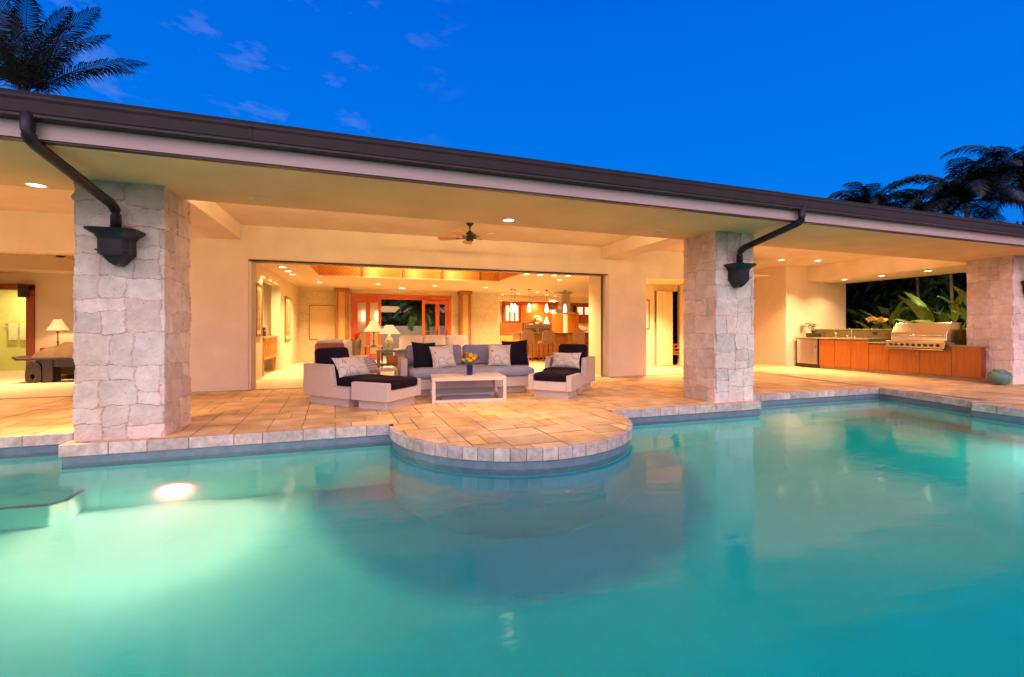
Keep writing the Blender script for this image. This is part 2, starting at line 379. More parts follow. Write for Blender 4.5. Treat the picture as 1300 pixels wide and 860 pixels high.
so = bpy.data.objects.new('dusk_glow', sun); col.objects.link(so); so.rotation_euler = (R(62), 0, R(-12))

# ------------------------------------------------------------------ pool and terrace
ARC_C = (1.82, 5.70); ARC_R = 1.55
def arc(r, n=48):
    a0 = math.pi+math.asin(min(1, -.07/ARC_R)); pts = []
    for k in range(n+1):
        a = math.pi+math.pi*k/n; pts.append((ARC_C[0]+r*math.cos(a), ARC_C[1]+r*math.sin(a)))
    return pts
def outline(off):
    """pool edge seen from above, from far left to the near right; off moves the edge towards the land"""
    p = [(-9-off, 6.42+off), (-2.97+off, 6.42+off), (-2.97+off, 5.77+off), (ARC_C[0]-ARC_R+off, 5.77+off)]
    p += arc(ARC_R-off)
    p += [(ARC_C[0]+ARC_R-off, 5.77+off), (6.12-off, 5.77+off), (6.12-off, 6.42+off), (9.84+off, 6.42+off), (9.50+off, 4.72), (9.50+off, 4.64+off), (9.20+off, 4.64+off), (9.2+off, -1.3-off), (-9-off, -1.3-off)]
    return p
def strip(mb, p, z0, z1, closed=True):
    n = len(p)
    for i in range(n if closed else n-1):
        a, b = p[i], p[(i+1) % n]
        mb.add([(*a, z1), (*b, z1), (*b, z0), (*a, z0)], [(0, 1, 2, 3)])
m = M(); strip(m, outline(.02), -.40, -.121); struct(m.build('pool_tile_band', 'tile'))
m = M(); strip(m, outline(.012)[:4], -2.10, -.40, False); strip(m, outline(.012)[3+49:]+outline(.012)[:1], -2.10, -.40, False)
ra = M(); strip(ra, outline(.012)[3:4+50], -2.10, -.40, False); struct(ra.build('pool_round_wall', 'plaster_shade'))  # curved deck wall, shade painted by the darker plaster
wall_o = m.build('pool_wall', 'plaster'); struct(wall_o)
# ledge between tile and plaster, floor
m = M()
o1, o2 = outline(.02), outline(.012)
for i in range(len(o1)):
    k = (i+1) % len(o1); m.add([(*o1[i], -.40), (*o1[k], -.40), (*o2[k], -.4005), (*o2[i], -.4005)], [(0, 1, 2, 3)])
m.build('pool_wall_lip', 'plaster'); struct(bpy.data.objects['pool_wall_lip'])
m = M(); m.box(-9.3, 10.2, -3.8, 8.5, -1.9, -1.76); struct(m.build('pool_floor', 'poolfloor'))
# submerged shelf on the left, step on the right
m = M(); m.prism([(-9.0, 6.43), (-9.0, 5.42), (-2.86, 5.42), (-2.76, 5.52), (-2.76, 5.785), (-2.95, 5.785), (-2.95, 6.43)], -1.76, -1.20)
struct(m.build('pool_step', 'plaster', bevel=.02))
m = M(); m.box(-9.0, -2.955, 5.85, 6.431, -1.199, -.70); struct(m.build('pool_step', 'plaster', bevel=.02))
m = M(); m.prism([(-9.0, 5.46), (-9.0, 5.415), (-2.857, 5.415), (-2.755, 5.517), (-2.755, 5.77), (-2.80, 5.77), (-2.80, 5.535), (-2.875, 5.46)], -1.215, -1.192)
struct(m.build('pool_step_trim', 'tile'))
m = M(); m.prism([(6.13, 6.43), (6.13, 5.95), (9.62, 5.95), (9.5, 4.60), (9.8, 4.60), (9.9, 6.43)], -1.76, -.55)
struct(m.build('pool_bench', 'plaster', bevel=.03))
m = M(); m.box(-9.3, 10.2, -1.6, 8.0, -2.6, -.205); struct(m.build('pool_water', 'water'))
# coping stones: bevelled blocks along the edge
m = M(); random.seed(3)
def coping_run(a, b, lmin, lmax, depth=.05):
    a = Vector(a); b = Vector(b); d = b-a; L = d.length; d.normalize(); nrm = Vector((-d.y, d.x)); s = 0
    while s < L-1e-4:
        l = random.uniform(lmin, lmax)
        if L-s-l < lmin*.6: l = L-s
        g = .003; p0 = a+d*(s+g); p1 = a+d*(s+l-g); q = random.uniform(.0, .004)
        t = random.uniform(.78, 1.12); tn = (t*random.uniform(.95, 1.06), t, t*random.uniform(.93, 1.1))
        pts = [p0-nrm*q, p1-nrm*q, p1+nrm*depth, p0+nrm*depth]
        m.prism([(p.x, p.y) for p in pts], -.121, .0015+random.uniform(-.001, .001), tint=tn); s += l
O = outline(0)
runs = [((-9, 6.42), (-2.97, 6.42)), ((-2.97, 6.42), (-2.97, 5.77)), ((-2.97, 5.77), (.27, 5.77)), ((3.37, 5.77), (6.12, 5.77)), ((6.12, 5.77), (6.12, 6.42)),
        ((6.12, 6.42), (9.84, 6.42)), ((9.84, 6.42), (9.50, 4.72)), ((9.5, 4.64), (9.2, 4.64)), ((9.2, 4.64), (9.2, -1.3)), ((9.2, -1.3), (-9, -1.3)), ((-9, -1.3), (-9, 6.42))]
for a, b in runs: coping_run(a, b, .28, .52)
A = arc(ARC_R, 30)
for i in range(30): coping_run(A[i], A[i+1], .5, .6)
struct(m.build('pool_coping', 'coping', bevel=.006, tint=True))
# mortar sheet behind the coping gaps
m = M(); strip(m, outline(.012), -.119, -.004); struct(m.build('coping_mortar', 'mortar'))
# terrace slab regions (convex pieces)
e = .05
semi = [(p[0], p[1]) for p in arc(ARC_R-e, 40)]
REG = [[(-14, 6.42+e), (-2.97+e, 6.42+e), (-2.97+e, 9.87), (-14, 9.87)],
       [(-2.97+e, 5.77+e), (6.12-e, 5.77+e), (6.12-e, 9.87), (-2.97+e, 9.87)],
       [(6.12-e, 6.42+e), (9.84, 6.42+e), (9.84, 12.6), (6.12-e, 12.6)],
       [(9.84, 6.42), (9.50+e, 4.72), (19, 4.72), (19, 12.6), (9.84, 12.6)],
       [(9.2+e, -4.5), (19, -4.5), (19, 4.72), (9.2+e, 4.72)],
       semi+[(ARC_C[0]+ARC_R-e, 5.77+e), (ARC_C[0]-ARC_R+e, 5.77+e)]]
def clip(poly, reg):
    out = poly; n = len(reg)
    for i in range(n):
        a, b = reg[i], reg[(i+1) % n]; ex, ey = b[0]-a[0], b[1]-a[1]
        side = lambda p: ex*(p[1]-a[1])-ey*(p[0]-a[0])
        inp = out; out = []
        for j in range(len(inp)):
            p, q = inp[j], inp[(j+1) % len(inp)]; sp_, sq_ = side(p), side(q)
            if sp_ >= 0: out.append(p)
            if (sp_ >= 0) != (sq_ >= 0):
                t = sp_/(sp_-sq_); out.append((p[0]+(q[0]-p[0])*t, p[1]+(q[1]-p[1])*t))
        if len(out) < 3: return []
    return out
m = M()
for r in REG: m.add([(p[0], p[1], -.007) for p in r], [tuple(range(len(r)))])
struct(m.build('terrace_mortar_bed', 'mortar'))
# random ashlar pavers on a 0.2 m grid, laid a few degrees off the facade
random.seed(11); U = .185; ang = R(3.5); ca, sa = math.cos(ang), math.sin(ang)
occ = set(); pav = M(); IX, IY = range(-80, 112), range(-36, 80)
sizes = [(2, 3), (3, 2), (2, 2), (3, 3), (2, 1), (1, 2), (4, 2), (2, 2), (3, 2)]
def inreg(bb):
    for r in REG:
        xs = [p[0] for p in r]; ys = [p[1] for p in r]
        if bb[0] < max(xs) and bb[1] > min(xs) and bb[2] < max(ys) and bb[3] > min(ys): yield r
for j in IY:
    for i in IX:
        if (i, j) in occ: continue
        random.shuffle(sizes); pick = (1, 1)
        for s in sizes:
            if all((i+a, j+b) not in occ for a in range(s[0]) for b in range(s[1])): pick = s; break
        for a in range(pick[0]):
            for b in range(pick[1]): occ.add((i+a, j+b))
        g = .0055; x0, x1, y0, y1 = i*U+g, (i+pick[0])*U-g, j*U+g, (j+pick[1])*U-g
        q = [(x0, y0), (x1, y0), (x1, y1), (x0, y1)]
        jt = lambda: random.uniform(-.003, .003)
        q = [((x+jt())*ca-(y+jt())*sa, (x+jt())*sa+(y+jt())*ca) for x, y in q]
        bb = (min(p[0] for p in q), max(p[0] for p in q), min(p[1] for p in q), max(p[1] for p in q))
        t = random.gauss(1, .09); t = max(.72, min(1.2, t)); h = random.gauss(0, .05)
        tn = (t*(1+h*.4), t, t*(1-h*1.6)); z = random.uniform(-.0012, .0012)
        for r in inreg(bb):
            c = clip(q, r)
            if len(c) > 2: pav.add([(p[0], p[1], z) for p in c], [tuple(range(len(c)))], tn)
struct(pav.build('terrace_paving', 'trav', tint=True))
# wide ground
m = M()
for x0, x1, y0, y1 in ((-400, 400, 9, 500), (-400, -9.2, -400, 9), (9.95, 400, -400, 9), (-9.2, 9.95, -400, -1.36)): m.box(x0, x1, y0, y1, -.6, -.03)
struct(m.build('ground', 'ground'))
m = M(); m.box(-14, -9.15, -4.5, 6.42, -.029, -.004); m.box(-9.15, 9.3, -7, -1.35, -.029, -.004); struct(m.build('far_terrace', 'mortar'))

# ------------------------------------------------------------------ house
H = thing('house', 'cream stucco house with stone pillars and long dark eave behind the pool', 'house', (0, 0, 0))
YE = lambda x: 4.84+.026*(x+2)      # eave line
YI = lambda x: 6.45+.028*(x+2)      # inner soffit line
XL, XR = -13, 17
m = M()
for x0, x1, z0, z1 in ((-13, -4.4, 2.49, 3.6), (-4.4, -2.17, 0, 3.6), (-2.17, 5.66, 2.532, 3.6), (5.66, 6.75, 0, 3.6), (6.75, 8.6, 2.47, 3.6), (8.6, 10.0, 0, 3.6)):
    m.box(x0, x1, 9.87, 10.12, z0-.02 if z0 == 0 else z0, z1)
m.box(9.75, 10.0, 10.12, 12.42, -.02, 3.6)
m.box(10.0, 12.6, 12.6, 12.85, -.02, 3.6)
m.box(12.6, 12.85, 10.95, 12.6, -.02, 3.6)
m.box(12.85, 15.2, 10.95, 11.2, -.02, 3.6)
m.box(-13.2, -13, 4, 20, -.02, 3.6)
m.build('wall', 'stucco', H)
m = M(); m.prism([(XL, YE(XL)), (XR, YE(XR)), (XR, YI(XR)), (XL, YI(XL))], 2.75, 3.15); m.build('soffit', 'soffit', H)
m = M(); m.prism([(XL, YI(XL)), (XR, YI(XR)), (XR, 12.9), (XL, 12.9)], 3.185, 3.25); m.build('porch_ceiling', 'stucco', H)
for x0, x1 in ((-2.82, -2.27), (5.46, 6.05)):
    m = M(); m.box(x0, x1, YI(x0)+.003, 9.868, 2.90, 3.184); m.build('beam', 'stucco', H, bevel=.01)
m = M(); m.box(13.5, 15.3, YI(13)+.003, 10.948, 2.70, 3.184); m.build('beam', 'stucco', H, bevel=.01)
m = M(); m.prism([(XL, YE(XL)-.03), (XR, YE(XR)-.03), (XR, YE(XR)-.002), (XL, YE(XL)-.002)], 2.762, 2.93); m.build('fascia', 'fascia', H)
m = M(); m.prism([(XL, YE(XL)-.045), (XR, YE(XR)-.045), (XR, YE(XR)+.02), (XL, YE(XL)+.02)], 2.738, 2.7485); m.build('drip_edge', 'bronze', H)
# gutter profile (y outwards, z)
prof = [(0, 2.90), (-.085, 2.90), (-.098, 2.905), (-.100, 2.925), (-.108, 2.935), (-.126, 3.02), (-.135, 3.045), (-.138, 3.062), (-.125, 3.065), (-.12, 3.05), (0, 3.05)]
m = M(); n = len(prof)
for s in range(0, 5):
    xa, xb = XL+s*6, XL+s*6+6-.002
    a = [(x, YE(x)-.032+p[0], p[1]) for x in (xa, xb) for p in prof]
    m.add(a, [tuple(range(n)), tuple(range(n, 2*n))[::-1]]+[(i, (i+1) % n, n+(i+1) % n, n+i)[::-1] for i in range(n)])
gut = m.build('gutter', 'bronze', H)
# roof with shallow tile courses
m = M(); RY = 13.2; RZ = 3.12+(RY-4.8)*.30
for s in range(10):
    y0 = 0+s*.42; z0 = 3.085+y0*.30
    m.prism([(XL, YE(XL)-.10+y0), (XR, YE(XR)-.10+y0), (XR, YE(XR)-.10+y0+.46), (XL, YE(XL)-.10+y0+.46)], 0, 1)
    k = len(m.v)-8
    for q, dz in zip(range(8), (0, 0, .126, .126, .035, .035, .161, .161)): x, y, z = m.v[k+q]; m.v[k+q] = (x, y, z0+dz)
m.add([(XL, 9.2, 4.30), (XR, 9.2, 4.30), (XR, RY, RZ), (XL, RY, RZ), (XL, 21.8, 3.3), (XR, 21.8, 3.3)], [(0, 1, 2, 3), (3, 2, 5, 4)])
m.add([(XL-.01, 4.75, 3.1), (XL-.01, RY, RZ), (XL-.01, 21.8, 3.3), (XR, 5.2, 3.1), (XR, RY, RZ), (XR, 21.8, 3.3)], [(0, 1, 2), (3, 5, 4)])
m.build('roof', 'roof', H)
# downspouts with rain heads
def downspout(x, xg, lab):
    m = M(); y0 = YE(xg)-.10
    m.tube([(xg, y0-.01, 2.94), (xg, y0-.01, 2.80), (xg, y0-.004, 2.765), (xg+(x-xg)*.02, y0+.015, 2.735), (xg+(x-xg)*.06, y0+.05, 2.712), (x-(x-xg)*.06, 5.69, 2.47), (x-(x-xg)*.02, 5.735, 2.445), (x, 5.765, 2.41), (x, 5.775, 2.37), (x, 5.775, 2.15)], .048, 14)
    d = m.build('downspout', 'bronze2', H, smooth=True); d['label'] = lab
    k = M(Matrix.Translation((x, 5.79, 0)))
    pr = [(.10, 1.93, .085), (.135, 1.96, .095), (.135, 2.10, .095), (.14, 2.12, .10), (.16, 2.15, .115), (.215, 2.19, .15), (.225, 2.215, .155)]
    pr = [(.02, 1.845, .02), (.06, 1.875, .05)]+pr
    vs = []
    for hw, z, dep in pr: vs += [(-hw, .095, z), (-hw, -dep+.02, z), (-hw*.7, -dep-.02, z), (hw*.7, -dep-.02, z), (hw, -dep+.02, z), (hw, .095, z)]
    n = 6; L = len(pr)
    k.add(vs, [(j*n+i, j*n+(i+1) % n, (j+1)*n+(i+1) % n, (j+1)*n+i) for j in range(L-1) for i in range(n)]+[tuple(range(n))[::-1], tuple((L-1)*n+i for i in range(n))])
    k.box(-.14, .14, -.118, .09, 1.985, 2.0)
    k.build('rain_head', 'bronze2', d, bevel=.004)
downspout(-2.49, -2.62, 'dark bronze downspout in front of the large left stone pillar')
downspout(5.68, 5.98, 'dark bronze downspout in front of the middle stone pillar')
downspout(13.55, 13.7, 'dark bronze downspout at the far right stone pillar')
# stone pillars: displaced ashlar cladding
def pillar(x0, x1, y0, y1, seed, lab):
    rs = np.random.RandomState(seed); W = x1-x0; D = y1-y0; P = 2*(W+D); zt = 2.75
    nu, nv = 320, 270
    u = np.arange(nu)/nu*P; v = np.linspace(0, zt, nv)
    UU, VV = np.meshgrid(u, v); cw, ch = P/10, .26
    cells = []
    def cut(a, b, c, d):
        ww, hh_ = b-a, d-c
        if hh_ > .75 and (ww < 1.1 or rs.rand() < .5):
            t = c+hh_*rs.uniform(.35, .65); cut(a, b, c, t); cut(a, b, t, d)
        elif ww > .56 or (ww > .42 and rs.rand() < .6 and ww > hh_*.9):
            t = a+ww*rs.uniform(.38, .62); cut(a, t, c, d); cut(t, b, c, d)
        elif hh_ > .40 or (hh_ > .30 and rs.rand() < .5):
            t = c+hh_*rs.uniform(.36, .64); cut(a, b, c, t); cut(a, b, t, d)
        else: cells.append((a, b, c, d))
    zc = -.05
    while zc < zt+.05:
        hz = rs.uniform(.34, .62)
        if zt+.05-zc-hz < .25: hz = zt+.05-zc
        cut(0, P, zc, zc+hz); zc += hz
    pts = np.array(cells)
    wu = UU+.012*np.sin(VV*9+UU*5+seed)+.007*np.sin(VV*23+UU*11)+.004*np.sin(VV*57); wv = VV+.014*np.sin(UU*8+VV*6+seed)+.007*np.sin(UU*21+VV*13)+.004*np.sin(UU*53)
    wu = np.clip(wu, 1e-4, P-1e-4); wv = np.clip(wv, -.049, zt+.049)
    ids = np.zeros(UU.shape, int); e = np.zeros_like(UU)
    for ci, (a, b, c_, d_) in enumerate(cells):
        mk_ = (wu >= a) & (wu < b) & (wv >= c_) & (wv < d_); ids[mk_] = ci
        dx = np.minimum(wu-a, b-wu); dy = np.minimum(wv-c_, d_-wv); rr_ = .022
        q = np.minimum(dx, dy); cr = (dx < rr_) & (dy < rr_); q = np.where(cr, rr_-np.sqrt((rr_-dx)**2+(rr_-dy)**2), q)
        e[mk_] = np.maximum(q, 0)[mk_]
    joint = np.clip((e+.0005)/.0075, 0, 1); joint = joint*joint*(3-2*joint)
    off = rs.uniform(-.006, .010, len(pts))[ids]; tilt = rs.uniform(-.04, .04, len(pts))[ids]*(wv-(pts[ids, 2]+pts[ids, 3])/2)
    rough = np.zeros_like(UU)
    for f, a in ((19, .003), (37, .0026), (71, .0018), (113, .0012)):
        ph = rs.uniform(0, 6, 4); rough += a*(np.sin(UU*f+ph[0]+2*np.sin(VV*f*.7+ph[1]))*np.sin(VV*f*1.1+ph[2]+2*np.sin(UU*f*.6+ph[3])))
    h = -.011+joint*.011+(off+tilt+rough)*joint
    vs = []
    c = [(x0, y0), (x1, y0), (x1, y1), (x0, y1)]; L = [W, D, W, D]; dirs = [(1, 0), (0, 1), (-1, 0), (0, -1)]; nr = [(0, -1), (1, 0), (0, 1), (-1, 0)]
    base = []
    for uu in u:
        s = uu; k = 0
        while s >= L[k]-1e-9 and k < 3: s -= L[k]; k += 1
        px, py = c[k][0]+dirs[k][0]*s, c[k][1]+dirs[k][1]*s; nx, ny = nr[k]
        if s < .02: nx, ny = nr[k][0]+nr[k-1][0], nr[k][1]+nr[k-1][1]
        base.append((px, py, nx, ny))
    for j in range(nv):
        for i in range(nu):
            px, py, nx, ny = base[i]; vs.append((px+nx*h[j, i], py+ny*h[j, i], v[j]))
    tt = rs.uniform(.84, 1.10, len(pts)); hh = rs.uniform(-.05, .05, len(pts))
    mb = M()
    fs = []; ti = []
    # dark weathering pits, more of them towards the top
    for j in range(nv-1):
        for i in range(nu):
            i2 = (i+1) % nu; fs.append((j*nu+i, j*nu+i2, (j+1)*nu+i2, (j+1)*nu+i))
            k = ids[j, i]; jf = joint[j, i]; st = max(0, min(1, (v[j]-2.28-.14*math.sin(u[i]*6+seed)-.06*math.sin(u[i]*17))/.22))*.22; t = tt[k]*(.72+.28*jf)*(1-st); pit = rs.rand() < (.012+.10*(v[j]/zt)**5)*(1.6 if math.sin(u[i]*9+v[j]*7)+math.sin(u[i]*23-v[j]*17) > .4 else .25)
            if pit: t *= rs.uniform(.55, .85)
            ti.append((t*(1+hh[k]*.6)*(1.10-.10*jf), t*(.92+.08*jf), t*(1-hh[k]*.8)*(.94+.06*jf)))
    mb.v = vs; mb.f = fs; mb.t = ti
    o = mb.build('stone_pillar', 'stone', H, tint=True); o['label'] = lab
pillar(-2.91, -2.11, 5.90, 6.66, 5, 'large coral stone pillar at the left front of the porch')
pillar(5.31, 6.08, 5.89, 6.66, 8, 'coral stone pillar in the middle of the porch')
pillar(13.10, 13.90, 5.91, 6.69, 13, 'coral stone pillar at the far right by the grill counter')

# --------------- interior shells (parts of the house)
m = M(); m.box(-4.3, 11, 9.875, 20.7, -.05, -.003); struct(m.build('interior_floor', 'infloor'))
m = M(); m.box(-13, -4.3, 9.875, 15.2, -.05, .004); struct(m.build('bedroom_floor', 'carpet'))
m = M(); m.box(-11, -7.3, 15.2, 18.4, -.05, .002); struct(m.build('bathroom_floor', 'infloor'))
m = M(); m.box(-13, 10, 9.845, 9.95, -.01, .006); struct(m.build('door_track', 'mortar'))
class Mx(M):
    "collects boxes and links each one as a part of its own"
    def build(s, name, m, parent=None, **k):
        n = len(s.v)//8
        for i in range(n):
            q = M(); q.v = s.v[i*8:i*8+8]; q.f = [(0, 2, 3, 1), (4, 5, 7, 6), (0, 1, 5, 4), (2, 6, 7, 3), (0, 4, 6, 2), (1, 3, 7, 5)]; q.t = [(1, 1, 1)]*6
            q.build(name, m, parent, **k)
m = Mx()   # living walls
m.box(-2.6, -2.37, 10.12, 12.14, 0, 2.9); m.box(-2.6, -2.37, 14.49, 18.5, 0, 2.9)     # left wall with hall opening
m.box(-2.6, -2.37, 12.14, 14.49, 2.42, 2.9)
m.box(-4.45, -4.3, 10.12, 15.2, 0, 2.9); m.box(-4.3, -2.6, 14.7, 14.85, 0, 2.9)
m.box(5.72, 6.75, 10.12, 11.0, 0, 2.9); m.box(6.6, 6.75, 11.0, 12.7, 0, 2.9); m.box(6.75, 8.85, 12.5, 12.7, 0, 2.9)
m.box(9.1, 9.25, 12.9, 15.6, 0, 2.9); m.box(9.1, 11.2, 15.45, 15.6, 0, 2.9); m.box(11, 11.2, 15.6, 20.8, 0, 2.9); m.box(5.3, 11, 20.6, 20.8, 0, 3.0); m.box(6.75, 9.25, 12.7, 12.9, 0, 2.9)
m.box(5.25, 5.4, 18.5, 20.6, 0, 2.9)
m.box(-.54, 3.3, 18.3, 18.5, 2.52, 3.0)
m.build('interior_wall', 'inwall', H)
m = Mx(); m.box(-2.37, -.56, 18.2, 18.45, 0, 2.62); m.box(3.28, 5.25, 18.2, 18.45, 0, 2.68); m.build('coral_stone_wall', 'coral', H)
m = Mx(); m.box(-2.37, -.56, 18.15, 18.46, 2.62, 2.9); m.box(3.28, 5.25, 18.15, 18.46, 2.68, 2.9); m.build('crown_band', 'inwall', H)
m = Mx()   # bedroom
m.box(-13, -9.55, 15.2, 15.4, 0, 3.2); m.box(-8.35, -4.45, 15.2, 15.4, 0, 3.2); m.box(-9.55, -8.35, 15.2, 15.4, 2.33, 3.2)
m.build('bedroom_wall', 'inwall', H)
m = M(); m.box(-10.6, -7.3, 16.7, 16.85, 0, 2.9); m.box(-10.8, -10.6, 15.4, 16.85, 0, 2.9); m.box(-7.4, -7.3, 15.4, 16.7, 0, 2.9); m.build('bathroom_wall', 'bath', H)
def ringceil(x0, x1, y0, y1, hx0, hx1, hy0, hy1, z, zt, name, mt):
    m = M()
    m.box(x0, x1, y0, hy0, z, z+.03); m.box(x0, x1, hy1, y1, z, z+.03); m.box(x0, hx0, hy0, hy1, z, z+.03); m.box(hx1, x1, hy0, hy1, z, z+.03)
    m.box(hx0-.3, hx1+.3, hy0-.3, hy1+.3, zt, zt+.05)
    return m.build(name, mt, H)
ringceil(-4.3, 11, 10.121, 20.6, -1.3, 4.05, 10.45, 14.0, 2.70, 3.55, 'living_ceiling', 'ceil')
o = ringceil(-13, -4.45, 10.121, 15.2, -9.4, -4.8, 10.4, 14.4, 2.66, 3.1, 'bedroom_ceiling', 'ceil')
m = M(); m.box(-9.5, -9.4, 10.3, 14.5, 2.69, 3.1); m.box(-4.8, -4.7, 10.3, 14.5, 2.69, 3.1); m.box(-9.4, -4.8, 14.4, 14.5, 2.69, 3.1); m.box(-9.4, -4.8, 10.3, 10.4, 2.69, 3.1); m.build('bedroom_tray', 'ceil', H)
m = Mx(); m.box(-10.6, -7.3, 15.4, 18.4, 2.5, 2.6); m.box(6.76, 9.74, 10.13, 12.49, 2.62, 2.7); m.build('small_ceiling', 'ceil', H)
m = M(); m.box(-1.34, 4.09, 14.0, 14.05, 2.73, 3.55); m.box(-1.35, -1.3, 10.4, 14.0, 2.73, 3.55); m.box(4.05, 4.10, 10.4, 14.0, 2.73, 3.55); m.box(-1.3, 4.05, 10.4, 10.45, 2.73, 3.55)
m.build('clerestory_panel', 'bead', H)
for x in (-.1, 1.08, 2.26, 3.44):
    m = M(); m.box(x-.035, x+.035, 13.95, 13.999, 2.73, 3.55); m.build('clerestory_post', 'post', H)
# decorative column posts with cane panels
for x in (-.86, 3.78):
    m = M(); m.box(x-.22, x-.12, 17.75, 18.15, 0, 2.62); m.box(x+.12, x+.22, 17.75, 18.15, 0, 2.62); m.box(x-.26, x+.26, 17.70, 18.15, 2.56, 2.69)
    c = m.build('column', 'post', H, bevel=.008)
    m = M(); m.box(x-.12, x+.12, 17.80, 18.14, 0, 2.56); m.build('cane_panel', 'cane', c)
# sliding door frame round the wide opening
m = M(); m.box(-2.17, 5.66, 9.90, 10.10, 2.495, 2.531); m.build('door_head_track', 'bronze', H)
m = M()
for i in range(4): m.box(-2.168+i*.012, -2.12+i*.012, 9.89+i*.06, 9.935+i*.06, 0, 2.494)
m.build('door_jamb', 'ceil', H)
m = M(); m.box(5.60, 5.659, 9.89, 10.115, 0, 2.494); m.build('door_jamb', 'ceil', H)
m = M(); m.box(5.545, 5.575, 9.99, 10.03, 0, 2.494); m.build('sliding_door_edge', 'bronze', H)
# entry doors at the back
m = M(); m.box(-.56, -.42, 18.22, 18.42, 0, 2.50); m.box(3.15, 3.28, 18.22, 18.42, 0, 2.50); m.box(-.42, 3.15, 18.22, 18.42, 2.34, 2.50); m.build('door_frame', 'door', H, bevel=.006)
def leaf(x0, x1, y, ang, hinge):
    T = Matrix.Translation((hinge, y, 0)) @ Matrix.Rotation(ang, 4, 'Z') @ Matrix.Translation((-hinge, -y, 0))
    m = M(T); m.box(x0, x0+.11, y, y+.045, 0, 2.32); m.box(x1-.11, x1, y, y+.045, 0, 2.32); m.box(x0+.11, x1-.11, y, y+.045, 0, .25); m.box(x0+.11, x1-.11, y, y+.045, 2.18, 2.32)
    d = m.build('door', 'door', H, bevel=.004)
    g = M(T); g.box(x0+.11, x1-.11, y+.018, y+.026, .25, 2.18); g.build('pane', 'glass', d)
    h = M(T); h.box(x1-.07, x1-.04, y-.04, y, .95, 1.15); h.build('handle', 'knob', d)
leaf(-.42, .10, 18.25, 0, -.42); leaf(.02, .62, 18.15, R(-35), .02); leaf(2.08, 2.75, 18.2, R(14), 2.75); leaf(2.70, 3.14, 18.25, 0, 3.1)
# bedroom door frame
m = M(); m.box(-8.45, -8.30, 15.12, 15.42, 0, 2.33); m.box(-9.6, -9.45, 15.12, 15.42, 0, 2.33); m.box(-9.6, -8.3, 15.12, 15.42, 2.20, 2.36); m.build('bedroom_door_frame', 'cherryd', H, bevel=.006)
m = M(Matrix.Translation((-9.45, 15.12, 0)) @ Matrix.Rotation(R(-62), 4, 'Z')); m.box(0, .85, -.04, 0, .01, 2.18); dd = m.build('door', 'cherry', H, bevel=.004); dd['label'] = 'open cherry wood bedroom door at the left edge'
# folding doors in the side room
m = M()
for i in range(6): m.box(8.87+i*.10, 8.966+i*.10, 12.38+(i % 2)*.012, 12.42+(i % 2)*.012, .01, 2.40)
m.build('folding_door', 'ceil', H, bevel=.004)
m = M(); m.box(8.85, 9.75, 12.5, 12.7, 2.42, 2.9); m.build('door_header', 'inwall', H)

# ------------------------------------------------------------------ porch furniture
def armchair(label, loc, rz, front=True):
    t = thing('wicker_armchair', label, 'armchair', loc, rz)
    W, D = .42, .54
    for s in (-1, 1):
        m = M(); x0, x1 = (s*W, s*(W-.10)) if s < 0 else (W-.10, W)
        m.prism([(D, .13), (D, .63), (-.10, .63), (-.17, .30), (-D, .30), (-D, .13)], x0, x1, 'X'); m.build('arm', 'wicker', t, bevel=.008)
    m = M(); m.box(-W+.102, W-.102, D-.12, D-.002, .14, .625); m.box(-W+.102, W-.102, -D+.002, D-.122, .135, .295); m.build('seat_frame', 'wicker', t, bevel=.008)
    m = M(); m.box(-W+.07, W-.07, -D+.09, D-.07, 0, .129); m.build('base', 'wicker', t, bevel=.005)
    m = M(); pad(m, -W+.115, W-.115, -D-.05, D-.15, .30, .445, .06); m.build('seat_cushion', 'navy', t, smooth=True)
    T = Matrix.Translation((0, D-.25, .44)) @ Matrix.Rotation(R(-14), 4, 'X')
    m = M(T); pad(m, -W+.12, W-.12, -.09, .09, 0, .44, .07); m.build('back_cushion', 'navy', t, smooth=True)
    return t
def ottoman(label, loc, rz, w=.84, d=.66):
    t = thing('wicker_ottoman', label, 'ottoman', loc, rz); W, D = w/2, d/2
    for s in (-1, 1):
        m = M(); x0, x1 = (-W, -W+.09) if s < 0 else (W-.09, W); m.box(x0, x1, -D, D, .13, .395); m.build('side_panel', 'wicker', t, bevel=.008)
    m = M(); m.box(-W+.092, W-.092, -D+.002, D-.002, .132, .29); m.build('seat_frame', 'wicker', t, bevel=.008)
    m = M(); m.box(-W+.08, W-.08, -D+.07, D-.07, 0, .129); m.build('base', 'wicker', t, bevel=.005)
    m = M(); pad(m, -W+.10, W-.10, -D-.03, D+.04, .292, .435, .06); m.build('seat_cushion', 'navy', t, smooth=True)
    return t
armchair('white wicker armchair with navy cushions, seen from its side, left of the coffee table', (-.295, 7.82, 0), R(41.3))
ottoman('white wicker ottoman with navy cushion in front of the left armchair, nearest the pool', (.31, 7.22, 0), R(49))
armchair('white wicker armchair with navy cushions, right of the grey sofa', (3.76, 8.14, 0), R(-43))
ottoman('white wicker ottoman with navy cushion in front of the right armchair', (3.17, 7.36, 0), R(-42.8), .78, .62)
